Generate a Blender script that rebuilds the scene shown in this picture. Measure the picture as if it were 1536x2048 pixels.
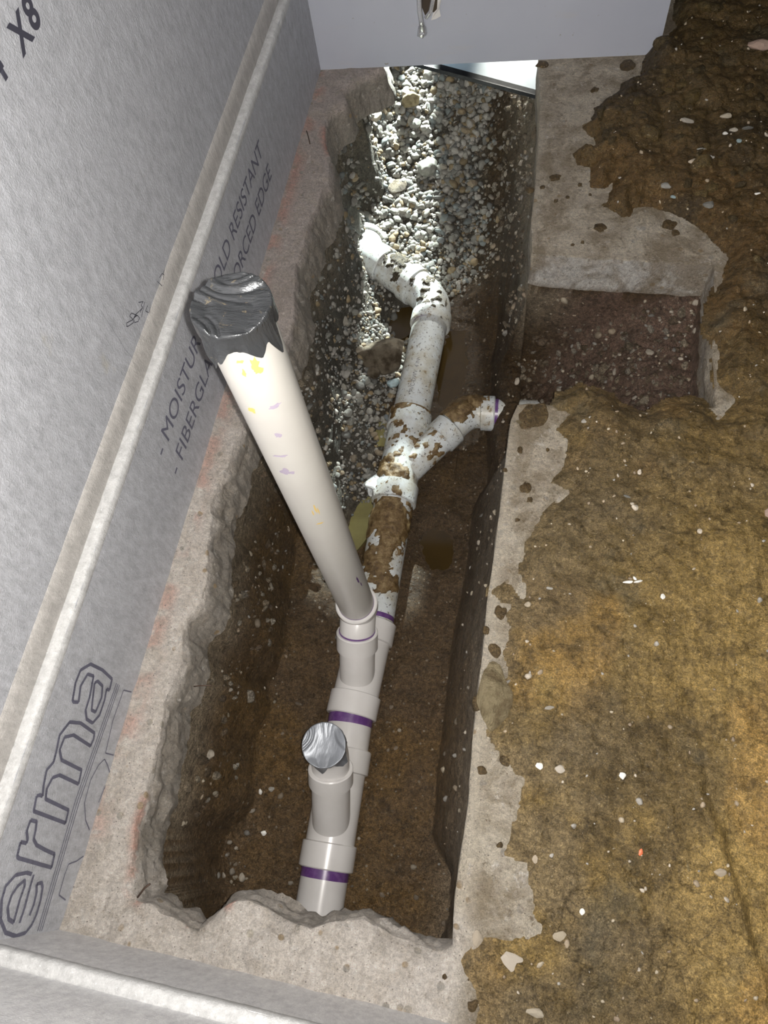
import bpy, bmesh, math, random
import numpy as np
from mathutils import Vector, Matrix
from mathutils.geometry import delaunay_2d_cdt
for o in list(bpy.data.objects): bpy.data.objects.remove(o)
S = bpy.context.scene
COL = S.collection
rng = np.random.default_rng(7); random.seed(7)

# ------------------------------------------------------------------ camera
F, H = 1480.0, 1.45
_n = np.array([167.0, 691.0, F]); _n /= np.linalg.norm(_n)
_y = np.array([518.0, -3142.0, F]); _y -= _n*(_y@_n); _y /= np.linalg.norm(_y)
RC = np.stack([np.cross(_y, -_n), _y, -_n])            # world = RC @ camera
cd = bpy.data.cameras.new('camera'); cam = bpy.data.objects.new('camera', cd); COL.objects.link(cam)
cd.sensor_fit = 'VERTICAL'; cd.sensor_height = 24; cd.lens = F/2048*24; cd.clip_start = .01
mw = Matrix.Identity(4)
for i in range(3):
    mw[i][0] = RC[i][0]; mw[i][1] = -RC[i][1]; mw[i][2] = -RC[i][2]
mw[2][3] = H
cam.matrix_world = mw
S.camera = cam

# ------------------------------------------------------------------ light
S.view_settings.view_transform = 'Standard'; S.view_settings.look = 'None'
S.view_settings.gamma = 1; S.view_settings.use_curve_mapping = False
S.view_settings.exposure = 0.0
FLASH, DAY, DAY2 = 92.0, 800.0, 260.0
w = bpy.data.worlds.new('world'); S.world = w; w.use_nodes = True
w.node_tree.nodes['Background'].inputs[0].default_value = (.75, .82, 1, 1)
w.node_tree.nodes['Background'].inputs[1].default_value = .012
def lamp(name, kind, loc, power, color, size, aim=None, **k):
    l = bpy.data.lights.new(name, kind); l.energy = power; l.color = color
    if kind == 'AREA': l.size = size
    else: l.shadow_soft_size = size
    for a, b in k.items(): setattr(l, a, b)
    o = bpy.data.objects.new(name, l); COL.objects.link(o); o.location = loc
    if aim is not None: o.rotation_euler = (Vector(aim)-Vector(loc)).to_track_quat('-Z', 'Y').to_euler()
    return o
right = Vector(RC[:, 0]); up = -Vector(RC[:, 1])
lamp('phone_flash', 'POINT', Vector((0, 0, H))+right*.016+up*.004, FLASH, (1, .96, .90), .004)
o = lamp('daylight_behind_wall', 'SPOT', (-.40, 3.15, .36), DAY, (.90, 1.0, .95), .012, (-.465, 1.65, -.36), spot_size=.80, spot_blend=.3); o.scale = (.31, 1, 1)
lamp('room_light_behind_wall', 'SPOT', (-.02, 2.88, .11), DAY2*.25, (1, .98, .88), .02, (-.035, 2.05, -.20), spot_size=.55, spot_blend=.4)

# ------------------------------------------------------------------ measuring helpers: photo point -> point on a real plane
def P(x, y, z=0.0):
    d = RC@np.array([x-768, y-1024, F]); t = (z-H)/d[2]
    return Vector((d[0]*t, d[1]*t, z))
def plane_pt(x, y, A, n, d=0.0):
    r = Vector(RC@np.array([x-768, y-1024, F])); C = Vector((0, 0, H))
    return C + r*(((A-C).dot(n)+d)/r.dot(n))
LA, LB = P(124, 1858), P(640, 145); LU = (LB-LA).normalized(); LN = Vector((LU.y, -LU.x, 0))   # left wall face
NA, NB = P(124, 1858), P(880, 2040); NU = (NB-NA).normalized(); NN = Vector((-NU.y, NU.x, 0))  # near wall face
FA, FB = P(640, 140), P(1290, 110); FU = (FB-FA).normalized(); FN = Vector((FU.y, -FU.x, 0))   # far wall face

# ------------------------------------------------------------------ noise
def _h(ix, iy, iz, s):
    h = (ix.astype(np.int64)*374761393 + iy.astype(np.int64)*668265263 + iz.astype(np.int64)*1442695041 + s*974634777) & 0xffffffff
    h = ((h ^ (h >> 13))*1274126177) & 0xffffffff
    h = ((h ^ (h >> 16))*2246822519) & 0xffffffff
    return ((h ^ (h >> 15)) & 0xffffff)/float(0xffffff)
def vn(p, s=0):
    i = np.floor(p).astype(np.int64); f = p-i; f = f*f*f*(f*(f*6-15)+10)
    r = 0
    for a in (0, 1):
        for b in (0, 1):
            for c in (0, 1):
                wgt = (f[:, 0] if a else 1-f[:, 0])*(f[:, 1] if b else 1-f[:, 1])*(f[:, 2] if c else 1-f[:, 2])
                r = r+wgt*_h(i[:, 0]+a, i[:, 1]+b, i[:, 2]+c, s)
    return r*2-1
def fbm(p, scale, oct=4, s=0, gain=.5):
    r = 0; a = 1; t = 0; q = np.asarray(p, float)*scale
    for k in range(oct):
        r = r+a*vn(q, s+k*17); t += a; a *= gain; q = q*2.03+11.3
    return r/t
def billow(p, scale, oct=4, s=0):
    r = 0; a = 1; t = 0; q = np.asarray(p, float)*scale
    for k in range(oct):
        r = r+a*np.abs(vn(q, s+k*13)); t += a; a *= .5; q = q*2.1+7.7
    return r/t
def cells(p2, scale, s=0):                         # rounded pebble bumps, 0..1
    q = np.asarray(p2, float)[:, :2]*scale; i = np.floor(q).astype(np.int64); d = np.full(len(q), 9.0)
    for a in (-1, 0, 1):
        for b in (-1, 0, 1):
            cx = i[:, 0]+a; cy = i[:, 1]+b
            jx = cx+.5+.42*(_h(cx, cy, cx*0, s)*2-1); jy = cy+.5+.42*(_h(cx, cy, cx*0, s+5)*2-1)
            rr = .75+.5*_h(cx, cy, cx*0, s+9)
            d = np.minimum(d, np.hypot(q[:, 0]-jx, q[:, 1]-jy)/rr)
    return np.clip(1-d*1.5, 0, 1)**.5
def ss(a, b, x):
    t = np.clip((x-a)/(b-a), 0, 1); return t*t*(3-2*t)
def sdist(px, py, poly):                            # signed distance, + inside
    poly = np.asarray(poly, float); d = np.full(px.shape, 1e9); ins = np.zeros(px.shape, bool)
    n = len(poly)
    for i in range(n):
        ax, ay = poly[i]; bx, by = poly[(i+1) % n]
        ex, ey = bx-ax, by-ay; L = ex*ex+ey*ey+1e-15
        t = np.clip(((px-ax)*ex+(py-ay)*ey)/L, 0, 1)
        d = np.minimum(d, (px-ax-t*ex)**2+(py-ay-t*ey)**2)
        c = (ay > py) != (by > py)
        with np.errstate(all='ignore'):
            ins ^= c & (px < (bx-ax)*(py-ay)/(by-ay+1e-15)+ax)
    return np.where(ins, 1, -1)*np.sqrt(d)

# ------------------------------------------------------------------ object helpers
def tag(o, label=None, cat=None, group=None, kind=None):
    for k, v in (('label', label), ('category', cat), ('group', group), ('kind', kind)):
        if v: o[k] = v
    return o
def link(name, me, m=None, parent=None, smooth=True):
    if m: me.materials.append(m)
    if smooth: me.polygons.foreach_set('use_smooth', [True]*len(me.polygons))
    o = bpy.data.objects.new(name, me); COL.objects.link(o)
    if parent:
        o.parent = parent
        b = parent
        while b: o.location = o.location - b.location; b = b.parent
    return o
def mesh(name, v, f, m=None, parent=None, smooth=True, cols=None):
    me = bpy.data.meshes.new(name)
    v = np.asarray(v, np.float32)
    if isinstance(f, np.ndarray):
        n, k = f.shape
        me.vertices.add(len(v)); me.vertices.foreach_set('co', v.ravel())
        me.loops.add(n*k); me.loops.foreach_set('vertex_index', f.astype(np.int32).ravel())
        me.polygons.add(n); me.polygons.foreach_set('loop_start', np.arange(0, n*k, k, dtype=np.int32))
        me.update(calc_edges=True); me.validate()
    else:
        me.from_pydata([tuple(map(float, q)) for q in v], [], f)
    if cols is not None:
        a = me.color_attributes.new('Col', 'FLOAT_COLOR', 'POINT')
        c = np.ones((len(v), 4), np.float32); c[:, :3] = cols; a.data.foreach_set('color', c.ravel())
    return link(name, me, m, parent, smooth)
def empty(name, loc):
    o = bpy.data.objects.new(name, None); COL.objects.link(o); o.location = loc; o.empty_display_size = .05
    return o
def gridf(nx, ny):
    i = np.arange((nx-1)*(ny-1)); a = i//(ny-1)*ny+i % (ny-1)
    return np.stack([a, a+ny, a+ny+1, a+1], 1)
def box_pts(o, u, v, n, a, b, c):                   # box from corner o along three vectors
    p = []
    for i in (0, 1):
        for j in (0, 1):
            for k in (0, 1): p.append(o+u*a*i+v*b*j+n*c*k)
    return p, [(0, 1, 3, 2), (4, 6, 7, 5), (0, 4, 5, 1), (2, 3, 7, 6), (0, 2, 6, 4), (1, 5, 7, 3)]

# ------------------------------------------------------------------ materials
class N:
    def __init__(s, name):
        s.m = bpy.data.materials.new(name); s.m.use_nodes = True; s.t = s.m.node_tree
        s.b = s.t.nodes['Principled BSDF']; s.c = s.t.nodes.new('ShaderNodeTexCoord').outputs['Object']
    def new(s, t, **k):
        n = s.t.nodes.new(t)
        for a, b in k.items(): setattr(n, a, b)
        return n
    def put(s, inp, v):
        if hasattr(v, 'is_output'): s.t.links.new(v, inp)
        elif isinstance(v, (tuple, list)): inp.default_value = (*v, 1) if len(v) == 3 and inp.type == 'RGBA' else v
        else: inp.default_value = v
    def noise(s, sc, det=4, ro=.55, vec=None, dist=0):
        n = s.new('ShaderNodeTexNoise'); s.put(n.inputs['Vector'], vec or s.c)
        n.inputs['Scale'].default_value = sc; n.inputs['Detail'].default_value = det
        n.inputs['Roughness'].default_value = ro; n.inputs['Distortion'].default_value = dist; return n.outputs[0]
    def vor(s, sc, out='Distance', feat='F1', vec=None):
        n = s.new('ShaderNodeTexVoronoi', feature=feat); s.put(n.inputs['Vector'], vec or s.c); n.inputs['Scale'].default_value = sc
        return n.outputs[out]
    def ramp(s, f, st):
        n = s.new('ShaderNodeValToRGB'); e = n.color_ramp.elements
        while len(e) < len(st): e.new(.5)
        for k, (p, c) in enumerate(st):
            e[k].position = p; c = (c, c, c) if not isinstance(c, tuple) else c; e[k].color = (*c, 1)
        s.put(n.inputs[0], f); return n.outputs[0]
    def mix(s, f, a, b, mode='MIX'):
        n = s.new('ShaderNodeMix', data_type='RGBA', blend_type=mode); s.put(n.inputs[0], f); s.put(n.inputs[6], a); s.put(n.inputs[7], b); return n.outputs[2]
    def math(s, op, a, b=0.0):
        n = s.new('ShaderNodeMath', operation=op); s.put(n.inputs[0], a); s.put(n.inputs[1], b); return n.outputs[0]
    def grain(s, c, lo=.72, hi=1.25, sc=150, sc2=380):  # fine speckle; its contrast also stands in for weak relief shading
        c = s.mix(1, c, s.ramp(s.noise(sc, 5, .75), [(.36, lo), (.64, hi)]), 'MULTIPLY')
        return s.mix(1, c, s.ramp(s.noise(sc2, 2, .7), [(.36, lo+.1), (.64, hi-.05)]), 'MULTIPLY')
    def attr(s, a, out='Color'): return s.new('ShaderNodeAttribute', attribute_name=a).outputs[out]
    def scaled(s, v):
        n = s.new('ShaderNodeMapping'); s.put(n.inputs[0], s.c); n.inputs['Scale'].default_value = v; return n.outputs[0]
    def bump(s, h, st, d=.01, nrm=None):
        n = s.new('ShaderNodeBump'); s.put(n.inputs['Height'], h); n.inputs['Strength'].default_value = st; n.inputs['Distance'].default_value = d
        if nrm: s.put(n.inputs['Normal'], nrm)
        s.put(s.b.inputs['Normal'], n.outputs[0]); return n.outputs[0]
    def set(s, **k):
        for a, b in k.items(): s.put(s.b.inputs[a.replace('_', ' ')], b)
        return s
M = {}
# grey glass-mat board
def board(name, col, glint=.5):
    q = N(name); a = q.noise(260, 3, .7); b = q.noise(9, 3); f = q.noise(70, 4, .8, q.scaled((1, 1, .45)))
    c = q.ramp(f, [(.3, tuple(x*.74 for x in col)), (.7, tuple(min(.95, x*1.2) for x in col))])
    c = q.mix(q.ramp(b, [(.35, 0.), (.7, .18)]), c, tuple(x*.8 for x in col))
    sp = q.ramp(q.noise(190, 2, .6), [(.70, 0.), (.74, glint)])  # white specks paint fiber glints into the base colour
    c = q.mix(sp, c, (.8, .8, .8))
    dirt = q.ramp(q.noise(5.2, 4, .6), [(.70, 0.), (.78, .5)]); c = q.mix(dirt, c, (.42, .38, .27))
    q.set(Base_Color=c, Roughness=.55); q.bump(q.mix(.5, a, f), .9, .003); M[name] = q.m
board('board', (.465, .475, .51)); board('board_band', (.50, .48, .46), .1); board('board_fiber', (.56, .56, .56), .9)
board('board_near', (.84, .83, .86), .9)  # same board, made paler: strong flash brightness painted into its colour
# far wall: pale smooth sheet
q = N('far_sheet'); c = q.ramp(q.noise(3, 4), [(.3, (.42, .445, .52)), (.7, (.48, .50, .57))])
c = q.mix(q.ramp(q.noise(55, 3, .6), [(.70, 0.), (.73, .7)]), c, (.22, .19, .13)); c = q.mix(q.ramp(q.noise(6, 5, .6, q.scaled((1, 1, 3))), [(.6, 0.), (.75, .35)]), c, (.5, .48, .47))
q.set(Base_Color=c, Roughness=.5); q.bump(q.noise(120, 3), .1, .001); M['far_sheet'] = q.m
# concrete (vertex colour carries the paint, the base tone and the raw broken zones)
q = N('concrete'); base = q.attr('Col')
n1 = q.noise(35, 6, .65); n2 = q.noise(7, 4); c = q.mix(q.ramp(n1, [(.3, .35), (.6, 0.)]), base, (.34, .29, .23))
v = q.vor(46, 'Color'); vd = q.vor(46); agg = q.math('MULTIPLY', q.ramp(vd, [(.28, 1.), (.34, 0.)]), q.ramp(v, [(.72, 0.), (.76, .65)]))
c = q.mix(q.math('MULTIPLY', agg, 1.3), c, q.ramp(q.noise(20, 1), [(.4, (.50, .36, .20)), (.5, (.45, .42, .38)), (.6, (.62, .56, .46))]))
c = q.mix(q.ramp(q.noise(75, 5, .75), [(.60, 0.), (.68, .55)]), c, (.42, .34, .26)); c = q.mix(q.ramp(q.vor(95), [(.08, .8), (.13, 0.)]), c, (.14, .10, .08))
sx = q.new('ShaderNodeSeparateXYZ'); q.put(sx.inputs[0], q.c); rt_ = q.ramp(sx.outputs[0], [(.0, 0.), (.03, 1.)])
film = q.math('MULTIPLY', rt_, q.ramp(q.noise(9, 9, .75, dist=.5), [(.44, 0.), (.56, .75)])); c = q.mix(film, c, (.30, .23, .14))
film2 = q.math('MULTIPLY', rt_, q.ramp(q.noise(48, 7, .8), [(.56, 0.), (.64, .8)])); c = q.mix(film2, c, (.20, .14, .075))
c = q.mix(q.math('MULTIPLY', rt_, q.ramp(q.noise(14, 8, .75), [(.60, 0.), (.68, .7)])), c, (.85, .80, .74))
c = q.mix(q.ramp(n2, [(.35, 0.), (.7, .35)]), c, (.85, .80, .74), 'MULTIPLY')
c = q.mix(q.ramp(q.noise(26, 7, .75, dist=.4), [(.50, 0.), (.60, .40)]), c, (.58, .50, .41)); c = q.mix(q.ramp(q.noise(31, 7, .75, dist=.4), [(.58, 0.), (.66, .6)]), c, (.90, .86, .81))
c = q.mix(q.ramp(q.noise(52, 6, .8, dist=1.2), [(.30, .6), (.40, 0.)]), c, (.27, .22, .16)); c = q.grain(c, .82, 1.20, 130)  # pits darkened like dirt, also painting the relief shade a frontal flash loses
q.set(Base_Color=c, Roughness=q.ramp(n2, [(.3, .75), (.7, .4)]))
b1 = q.bump(q.noise(45, 9, .78), 1, .030); q.bump(q.noise(260, 4, .75), .9, .003, b1); M['concrete'] = q.m
# soil in the trench
def soil(name, rough=(.35, .7), bs=.8):
    q = N(name); base = q.attr('Col'); n1 = q.noise(28, 8, .65); n2 = q.noise(120, 5, .7)
    c = q.mix(q.ramp(n1, [(.32, .55), (.55, 0.)]), base, (.035, .022, .011)); c = q.mix(q.ramp(n2, [(.56, 0.), (.74, .35)]), c, (.42, .35, .25))
    pb = q.math('MULTIPLY', q.ramp(q.vor(95), [(.26, 1.), (.33, 0.)]), q.ramp(q.vor(95, 'Color'), [(.80, 0.), (.83, .6)]))
    c = q.mix(pb, c, (.40, .36, .29)); c = q.grain(c, .55, 1.5, 110, 320); q.set(Base_Color=c, Roughness=q.ramp(q.noise(12, 4), [(.35, rough[0]), (.65, rough[1])]))
    b1 = q.bump(n1, 1, .035); b2 = q.bump(n2, 1, .010, b1); q.bump(pb, .6, .003, b2); M[name] = q.m
soil('soil')
# wet clay spread over the slab
q = N('wet_clay'); base = q.attr('Col'); n1 = q.noise(22, 8, .68, dist=.6); n2 = q.noise(90, 6, .7, dist=.4)
c = q.mix(q.ramp(n1, [(.34, .70), (.54, 0.)]), base, (.075, .050, .019)); c = q.mix(q.ramp(n2, [(.55, 0.), (.70, .6)]), c, (.42, .31, .15))
c = q.mix(q.ramp(q.noise(6, 5, .6), [(.58, 0.), (.68, .5)]), c, (.17, .15, .10))
c = q.mix(q.ramp(q.noise(170, 2, .5), [(.72, 0.), (.76, .7)]), c, (.60, .54, .42))
cr = q.vor(13, 'Distance', 'DISTANCE_TO_EDGE', q.new('ShaderNodeVectorMath', operation='ADD').outputs[0])
wv = cr.node.inputs['Vector'].links[0].from_node; q.put(wv.inputs[0], q.c); nn_ = q.new('ShaderNodeTexNoise'); nn_.inputs['Scale'].default_value = 14; nn_.inputs['Detail'].default_value = 5; sc_ = q.new('ShaderNodeVectorMath', operation='SCALE'); q.put(nn_.inputs['Vector'], q.c); q.put(sc_.inputs[0], nn_.outputs[1]); sc_.inputs['Scale'].default_value = .12; q.put(wv.inputs[1], sc_.outputs[0])
crk = q.ramp(cr, [(.0, 0.), (.035, 1.)])
c = q.mix(q.math('MULTIPLY', q.ramp(crk, [(0, .55), (1, 0.)]), q.ramp(q.noise(4, 3), [(.45, 0.), (.6, 1.)])), c, (.045, .030, .012))
c = q.mix(q.ramp(q.noise(58, 6, .8, dist=1.5), [(.32, .7), (.40, 0.)]), c, (.07, .05, .022)); c = q.mix(q.ramp(q.noise(44, 6, .8, dist=1), [(.60, 0.), (.70, .5)]), c, (.52, .42, .24)); c = q.grain(c, .62, 1.42, 120, 340)  # dark and pale flecks; contrast stands in for relief the flash flattens
q.set(Base_Color=c, Roughness=q.ramp(q.noise(40, 5, .7), [(.35, .2), (.62, .52)]))
b0 = q.bump(crk, .35, .006); b1 = q.bump(n1, 1, .040, b0); b2 = q.bump(n2, 1, .011, b1); q.bump(q.noise(330, 3, .7), .7, .002, b2); M['wet_clay'] = q.m
# stones
def stone(name, stops, rough=.7, use_col=False):
    q = N(name)
    if use_col: c = q.attr('Col')
    else: c = q.ramp(q.new('ShaderNodeObjectInfo').outputs['Random'], stops)
    c = q.mix(q.ramp(q.noise(90, 5, .7), [(.35, .45), (.6, 0.)]), c, (.09, .075, .055)); q.set(Base_Color=c, Roughness=rough)
    q.bump(q.noise(180, 5, .7), .5, .003); M[name] = q.m
stone('gravel', [(0, (.24, .24, .21)), (.3, (.33, .33, .30)), (.55, (.15, .15, .14)), (.75, (.38, .37, .33)), (.9, (.30, .22, .12)), (1, (.20, .23, .25))])
stone('gravel_col', None, .7, True)
stone('pebble', [(0, (.55, .47, .35)), (.3, (.66, .60, .50)), (.5, (.36, .36, .34)), (.7, (.60, .50, .38)), (1, (.70, .65, .58))])
def flat(name, col, rough=.5, metal=0, nz=None, **k):
    q = N(name); c = col
    if nz: c = q.mix(q.ramp(q.noise(nz[0], 4, .6), [(.42, 0.), (.62, nz[2] if len(nz) > 2 else .6)]), col, nz[1])
    q.set(Base_Color=c, Roughness=rough, Metallic=metal)
    for a, b in k.items(): q.put(q.b.inputs[a.replace('_', ' ')], b)
    M[name] = q.m; return q
q = flat('boulder', (.34, .28, .20), .65, 0, (28, (.09, .06, .03), .9)); q.bump(q.noise(45, 8, .75), 1, .04)
q = flat('pink_rock', (.62, .45, .37), .65, 0, (40, (.40, .28, .20))); q.bump(q.noise(80, 5, .7), .6, .005)
q = flat('blue_rock', (.40, .52, .55), .5, 0, (60, (.2, .25, .25))); q.bump(q.noise(80, 5, .7), .6, .004)
q = flat('mortar', (.60, .49, .29), .8, 0, (40, (.24, .17, .08), .8)); q.bump(q.noise(70, 8, .75), 1, .03)
flat('pvc', (.63, .61, .60), .26, 0, (9, (.56, .54, .52), .5)); M['pvc'].node_tree.nodes['Principled BSDF'].inputs['Specular IOR Level'].default_value = .5
flat('pvc_riser', (.57, .555, .52), .33, 0, (6, (.51, .49, .465), .5))
# dirty pipe: thin film of dried mud
q = N('pvc_dirty'); c = q.mix(q.ramp(q.noise(17, 5, .65), [(.42, 0.), (.66, .75)]), (.60, .63, .64), (.38, .34, .25))
c = q.mix(q.ramp(q.noise(120, 3, .6), [(.60, 0.), (.66, .85)]), c, (.05, .04, .03)); c = q.mix(q.ramp(q.noise(34, 5, .7), [(.60, 0.), (.66, .8)]), c, (.22, .15, .07))
q.set(Base_Color=c, Roughness=.38); q.bump(q.noise(60, 5), .15, .002); M['pvc_dirty'] = q.m
q = N('debris'); n1 = q.noise(130, 5, .7); c = q.ramp(n1, [(.35, (.02, .015, .009)), (.55, (.09, .07, .04)), (.7, (.2, .17, .11))]); q.set(Base_Color=c, Roughness=.6); q.bump(n1, 1, .008); M['debris'] = q.m
q = N('pipe_mud'); n1 = q.noise(60, 7, .7); c = q.ramp(n1, [(.3, (.045, .024, .008)), (.5, (.16, .10, .04)), (.68, (.30, .22, .11))]); q.set(Base_Color=c, Roughness=.38); q.bump(n1, .9, .006); M['pipe_mud'] = q.m
flat('primer', (.105, .04, .17), .3, 0, (60, (.20, .11, .27))); flat('stain_yellow', (.72, .52, .16), .6); flat('stain_purple', (.42, .36, .46), .45)
q = flat('duct_tape', (.06, .063, .067), .2, .45, (22, (.34, .27, .15), .0)); q.put(q.b.inputs['Base Color'], q.mix(q.ramp(q.noise(30, 6, .75, dist=1), [(.60, 0.), (.68, .8)]), (.06, .063, .067), (.40, .32, .18))); q.bump(q.noise(45, 4, .6, q.scaled((1, 4, 1))), .6, .004)  # same tape as on the stub; darker exposure painted into its colour
q = q_t = None
q = flat('duct_tape_silver', (.22, .235, .26), .38, .30, (14, (.17, .18, .20))); q.bump(q.noise(60, 4, .6, q.scaled((3, 1, 1))), .3, .002)  # same tape as the riser cap; brighter exposure painted in
flat('ink', (.05, .05, .07), .6); flat('ink_faint', (.20, .20, .22), .6); flat('ink_print', (.13, .13, .18), .6)
flat('black_rubber', (.015, .017, .02), .32, 0, (50, (.05, .055, .06))); flat('white_foam', (.34, .43, .50), .5, 0, (20, (.28, .36, .42)))
flat('rust_wire', (.08, .05, .035), .6, .3); flat('dark_cavity', (.06, .045, .03), .9); flat('paper_torn', (.7, .68, .66), .8)
flat('puddle', (.045, .028, .009), .06, 0, (9, (.03, .019, .007))); flat('puddle_green', (.20, .18, .07), .08, 0, (20, (.16, .14, .055)))
flat('clear_plastic', (.92, .93, .95), .12, 0, None, Transmission_Weight=.75, IOR=1.45); flat('white_chip', (.85, .83, .78), .5); flat('orange_chip', (.85, .22, .10), .5)

# ------------------------------------------------------------------ walls
def wall_board(name, A, U, n, u0, u1, z0, z1, thick, m, parent=None, off=0.0):
    v, f = box_pts(A+U*u0+Vector((0, 0, z0))+n*off, U, Vector((0, 0, 1)), -n, u1-u0, z1-z0, thick)
    o = mesh(name, v, f, m, parent, smooth=False)
    bm = bmesh.new(); bm.from_mesh(o.data); bmesh.ops.recalc_face_normals(bm, faces=bm.faces); bm.to_mesh(o.data); bm.free(); return o
def ragged_strip(name, A, U, n, u0, u1, prof, m, parent, amp=.0012, zamp=.0015, seed=0, step=.004):
    us = np.arange(u0, u1, step); k = len(prof); v = []
    nz = fbm(np.stack([us, us*0, us*0], 1), 60, 3, seed); nz2 = fbm(np.stack([us, us*0, us*0], 1), 9, 3, seed+9)
    for i, u in enumerate(us):
        for j, (o, z) in enumerate(prof):
            e = 1 if 0 < j < k-1 else 0
            v.append(A+U*u+n*(o+e*amp*nz[i])+Vector((0, 0, z+e*zamp*(nz[i]+2*nz2[i]))))
    return mesh(name, v, gridf(len(us), k), m, parent, True)
JZ = .308
wl = wall_board('wall_left', LA, LU, LN, -.12, 2.40, JZ+.004, 2.6, .02, M['board'], None, -.020); tag(wl, kind='structure')
o = wall_board('lower_board', LA, LU, LN, -.02, 2.40, -.004, JZ-.004, .020, M['board'], wl); o['label'] = 'lower course of grey board printed with black lettering'
ragged_strip('board_edge', LA, LU, LN, -.02, 2.40, [(-.030, JZ-.002), (-.019, JZ), (-.004, JZ), (.0006, JZ-.004), (.0009, JZ-.020), (-.0004, JZ-.024)], M['board_fiber'], wl, .0008, .0012, 3)
ragged_strip('tapered_band', LA, LU, LN, -.02, 2.40, [(-.0215, JZ-.006), (-.0185, JZ+.004), (-.0180, JZ+.03), (-.0186, JZ+.058), (-.0215, JZ+.061)], M['board_band'], wl, .0003, .0009, 8)
wf = mesh('wall_far', *(lambda: (lambda r: r)(box_pts(FA-FU*.02+FN*0, FU, Vector((0, 0, 1)), -FN, 1.015, 2.6, .022)))(), M['far_sheet'], None, False); tag(wf, kind='structure')
wn = wall_board('wall_near', NA, NU, NN, -.02, .715, .252, 2.6, .02, M['board_near'], None, -.02); tag(wn, kind='structure')
o = wall_board('lower_board', NA, NU, NN, -.02, .715, -.004, .246, .020, M['board_near'], wn)
ragged_strip('board_edge', NA, NU, NN, -.01, .715, [(-.030, .248), (-.019, .25), (-.004, .25), (.0008, .246), (.0009, .222), (-.0004, .218)], M['board_fiber'], wn, .0008, .0012, 5)

# writing: printed and hand-written marks on the boards
def wall_text(body, u, z, size, m, parent, A=LA, U=LU, n=LN, off=.0012, outline=0.0, shear=0.0, sx=1.0, name='printed_text', rot=0.0, bold=0.0):
    c = bpy.data.curves.new('t', 'FONT'); c.body = body; c.size = size; c.shear = shear; c.offset = bold
    if outline: c.fill_mode = 'NONE'; c.bevel_depth = outline; c.bevel_resolution = 0
    t = bpy.data.objects.new('t', c); COL.objects.link(t)
    bpy.context.view_layer.update()
    me = bpy.data.meshes.new_from_object(t.evaluated_get(bpy.context.evaluated_depsgraph_get()))
    bpy.data.objects.remove(t)
    X = U*math.cos(rot)+Vector((0, 0, 1))*math.sin(rot); Y = Vector((0, 0, 1))*math.cos(rot)-U*math.sin(rot)
    for v in me.vertices:
        p = A+U*u+Vector((0, 0, z))+n*off + X*(v.co.x*sx)+Y*v.co.y+n*(v.co.z*.25)
        v.co = p
    me.materials.clear()
    return link(name, me, m, parent, False)
def stroke(name, paths, wdt, m, parent, off=.0012, dash=0.0, A=LA, U=LU, n=LN, pix=True, d=0.0):
    v = []; f = []
    for path in paths:
        pts = [plane_pt(x, y, A, n, d) if pix else A+U*x+Vector((0, 0, y)) for x, y in path]
        pts = [p+n*off for p in pts]
        if dash:                                    # dot-matrix print: chop into short dashes
            q = []; 
            for a, b in zip(pts, pts[1:]):
                L = (b-a).length; k = max(1, int(L/dash))
                q += [(a.lerp(b, (i+.12)/k), a.lerp(b, (i+.88)/k)) for i in range(k)]
        else: q = list(zip(pts, pts[1:]))
        for a, b in q:
            t = (b-a); 
            if t.length < 1e-6: continue
            t.normalize(); s = n.cross(t)*wdt*.5; e = t*(wdt*.2)
            i = len(v); v += [a-s-e, b-s+e, b+s+e, a+s-e]; f.append((i, i+1, i+2, i+3))
    return mesh(name, v, f, m, parent, False)
wall_text('- MOISTURE & MOLD RESISTANT', .865, .180, .062, M['ink_print'], wl, sx=.98, off=.0012, name='printed_text')
wall_text('- FIBERGLASS REINFORCED EDGE', .865, .098, .062, M['ink_print'], wl, sx=.98, off=.0012, name='printed_text')
for ch, bx_, by_ in (('4', 0, 176), ("'", 12, 128), ('X', 45, 112), ('8', 68, 66), ("'", 84, 12)):
    p_ = plane_pt(bx_, by_, LA, LN, -.02); wall_text(ch, (p_-LA).dot(LU), p_.z, .056, M['ink'], wl, off=-.0188, bold=.0018)
H1 = lambda pts, dx, dy, s: [(dx+x*s, dy+y*s) for x, y in pts]
hw = [[(273, 631), (262, 626), (258, 632), (264, 638), (266, 645), (256, 652), (252, 653), (252, 646), (263, 640), (273, 630)],
      [(284, 616), (270, 629), (266, 637), (268, 645), (275, 643), (278, 636), (274, 631), (268, 633)],
      [(276, 605), (285, 603), (281, 611), (284, 614), (279, 625)], [(288, 604), (282, 634)],
      [(294, 611), (290, 622), (296, 625)], [(299, 614), (297, 640)]]
stroke('handwritten_mark', hw, .0016, M['ink'], wl, off=.0012, d=-.020)
stroke('handwritten_mark', [[(314, 563), (323, 572)], [(318, 555), (323, 547), (327, 549), (325, 560)], [(325, 550), (328, 539)]], .0016, M['ink'], wl, off=.0012, d=-.0175)
stroke('pencil_line', [[(200, 620), (250, 700), (285, 740)]], .0008, M['ink_faint'], wl, off=.0012, d=-.020)
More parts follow.
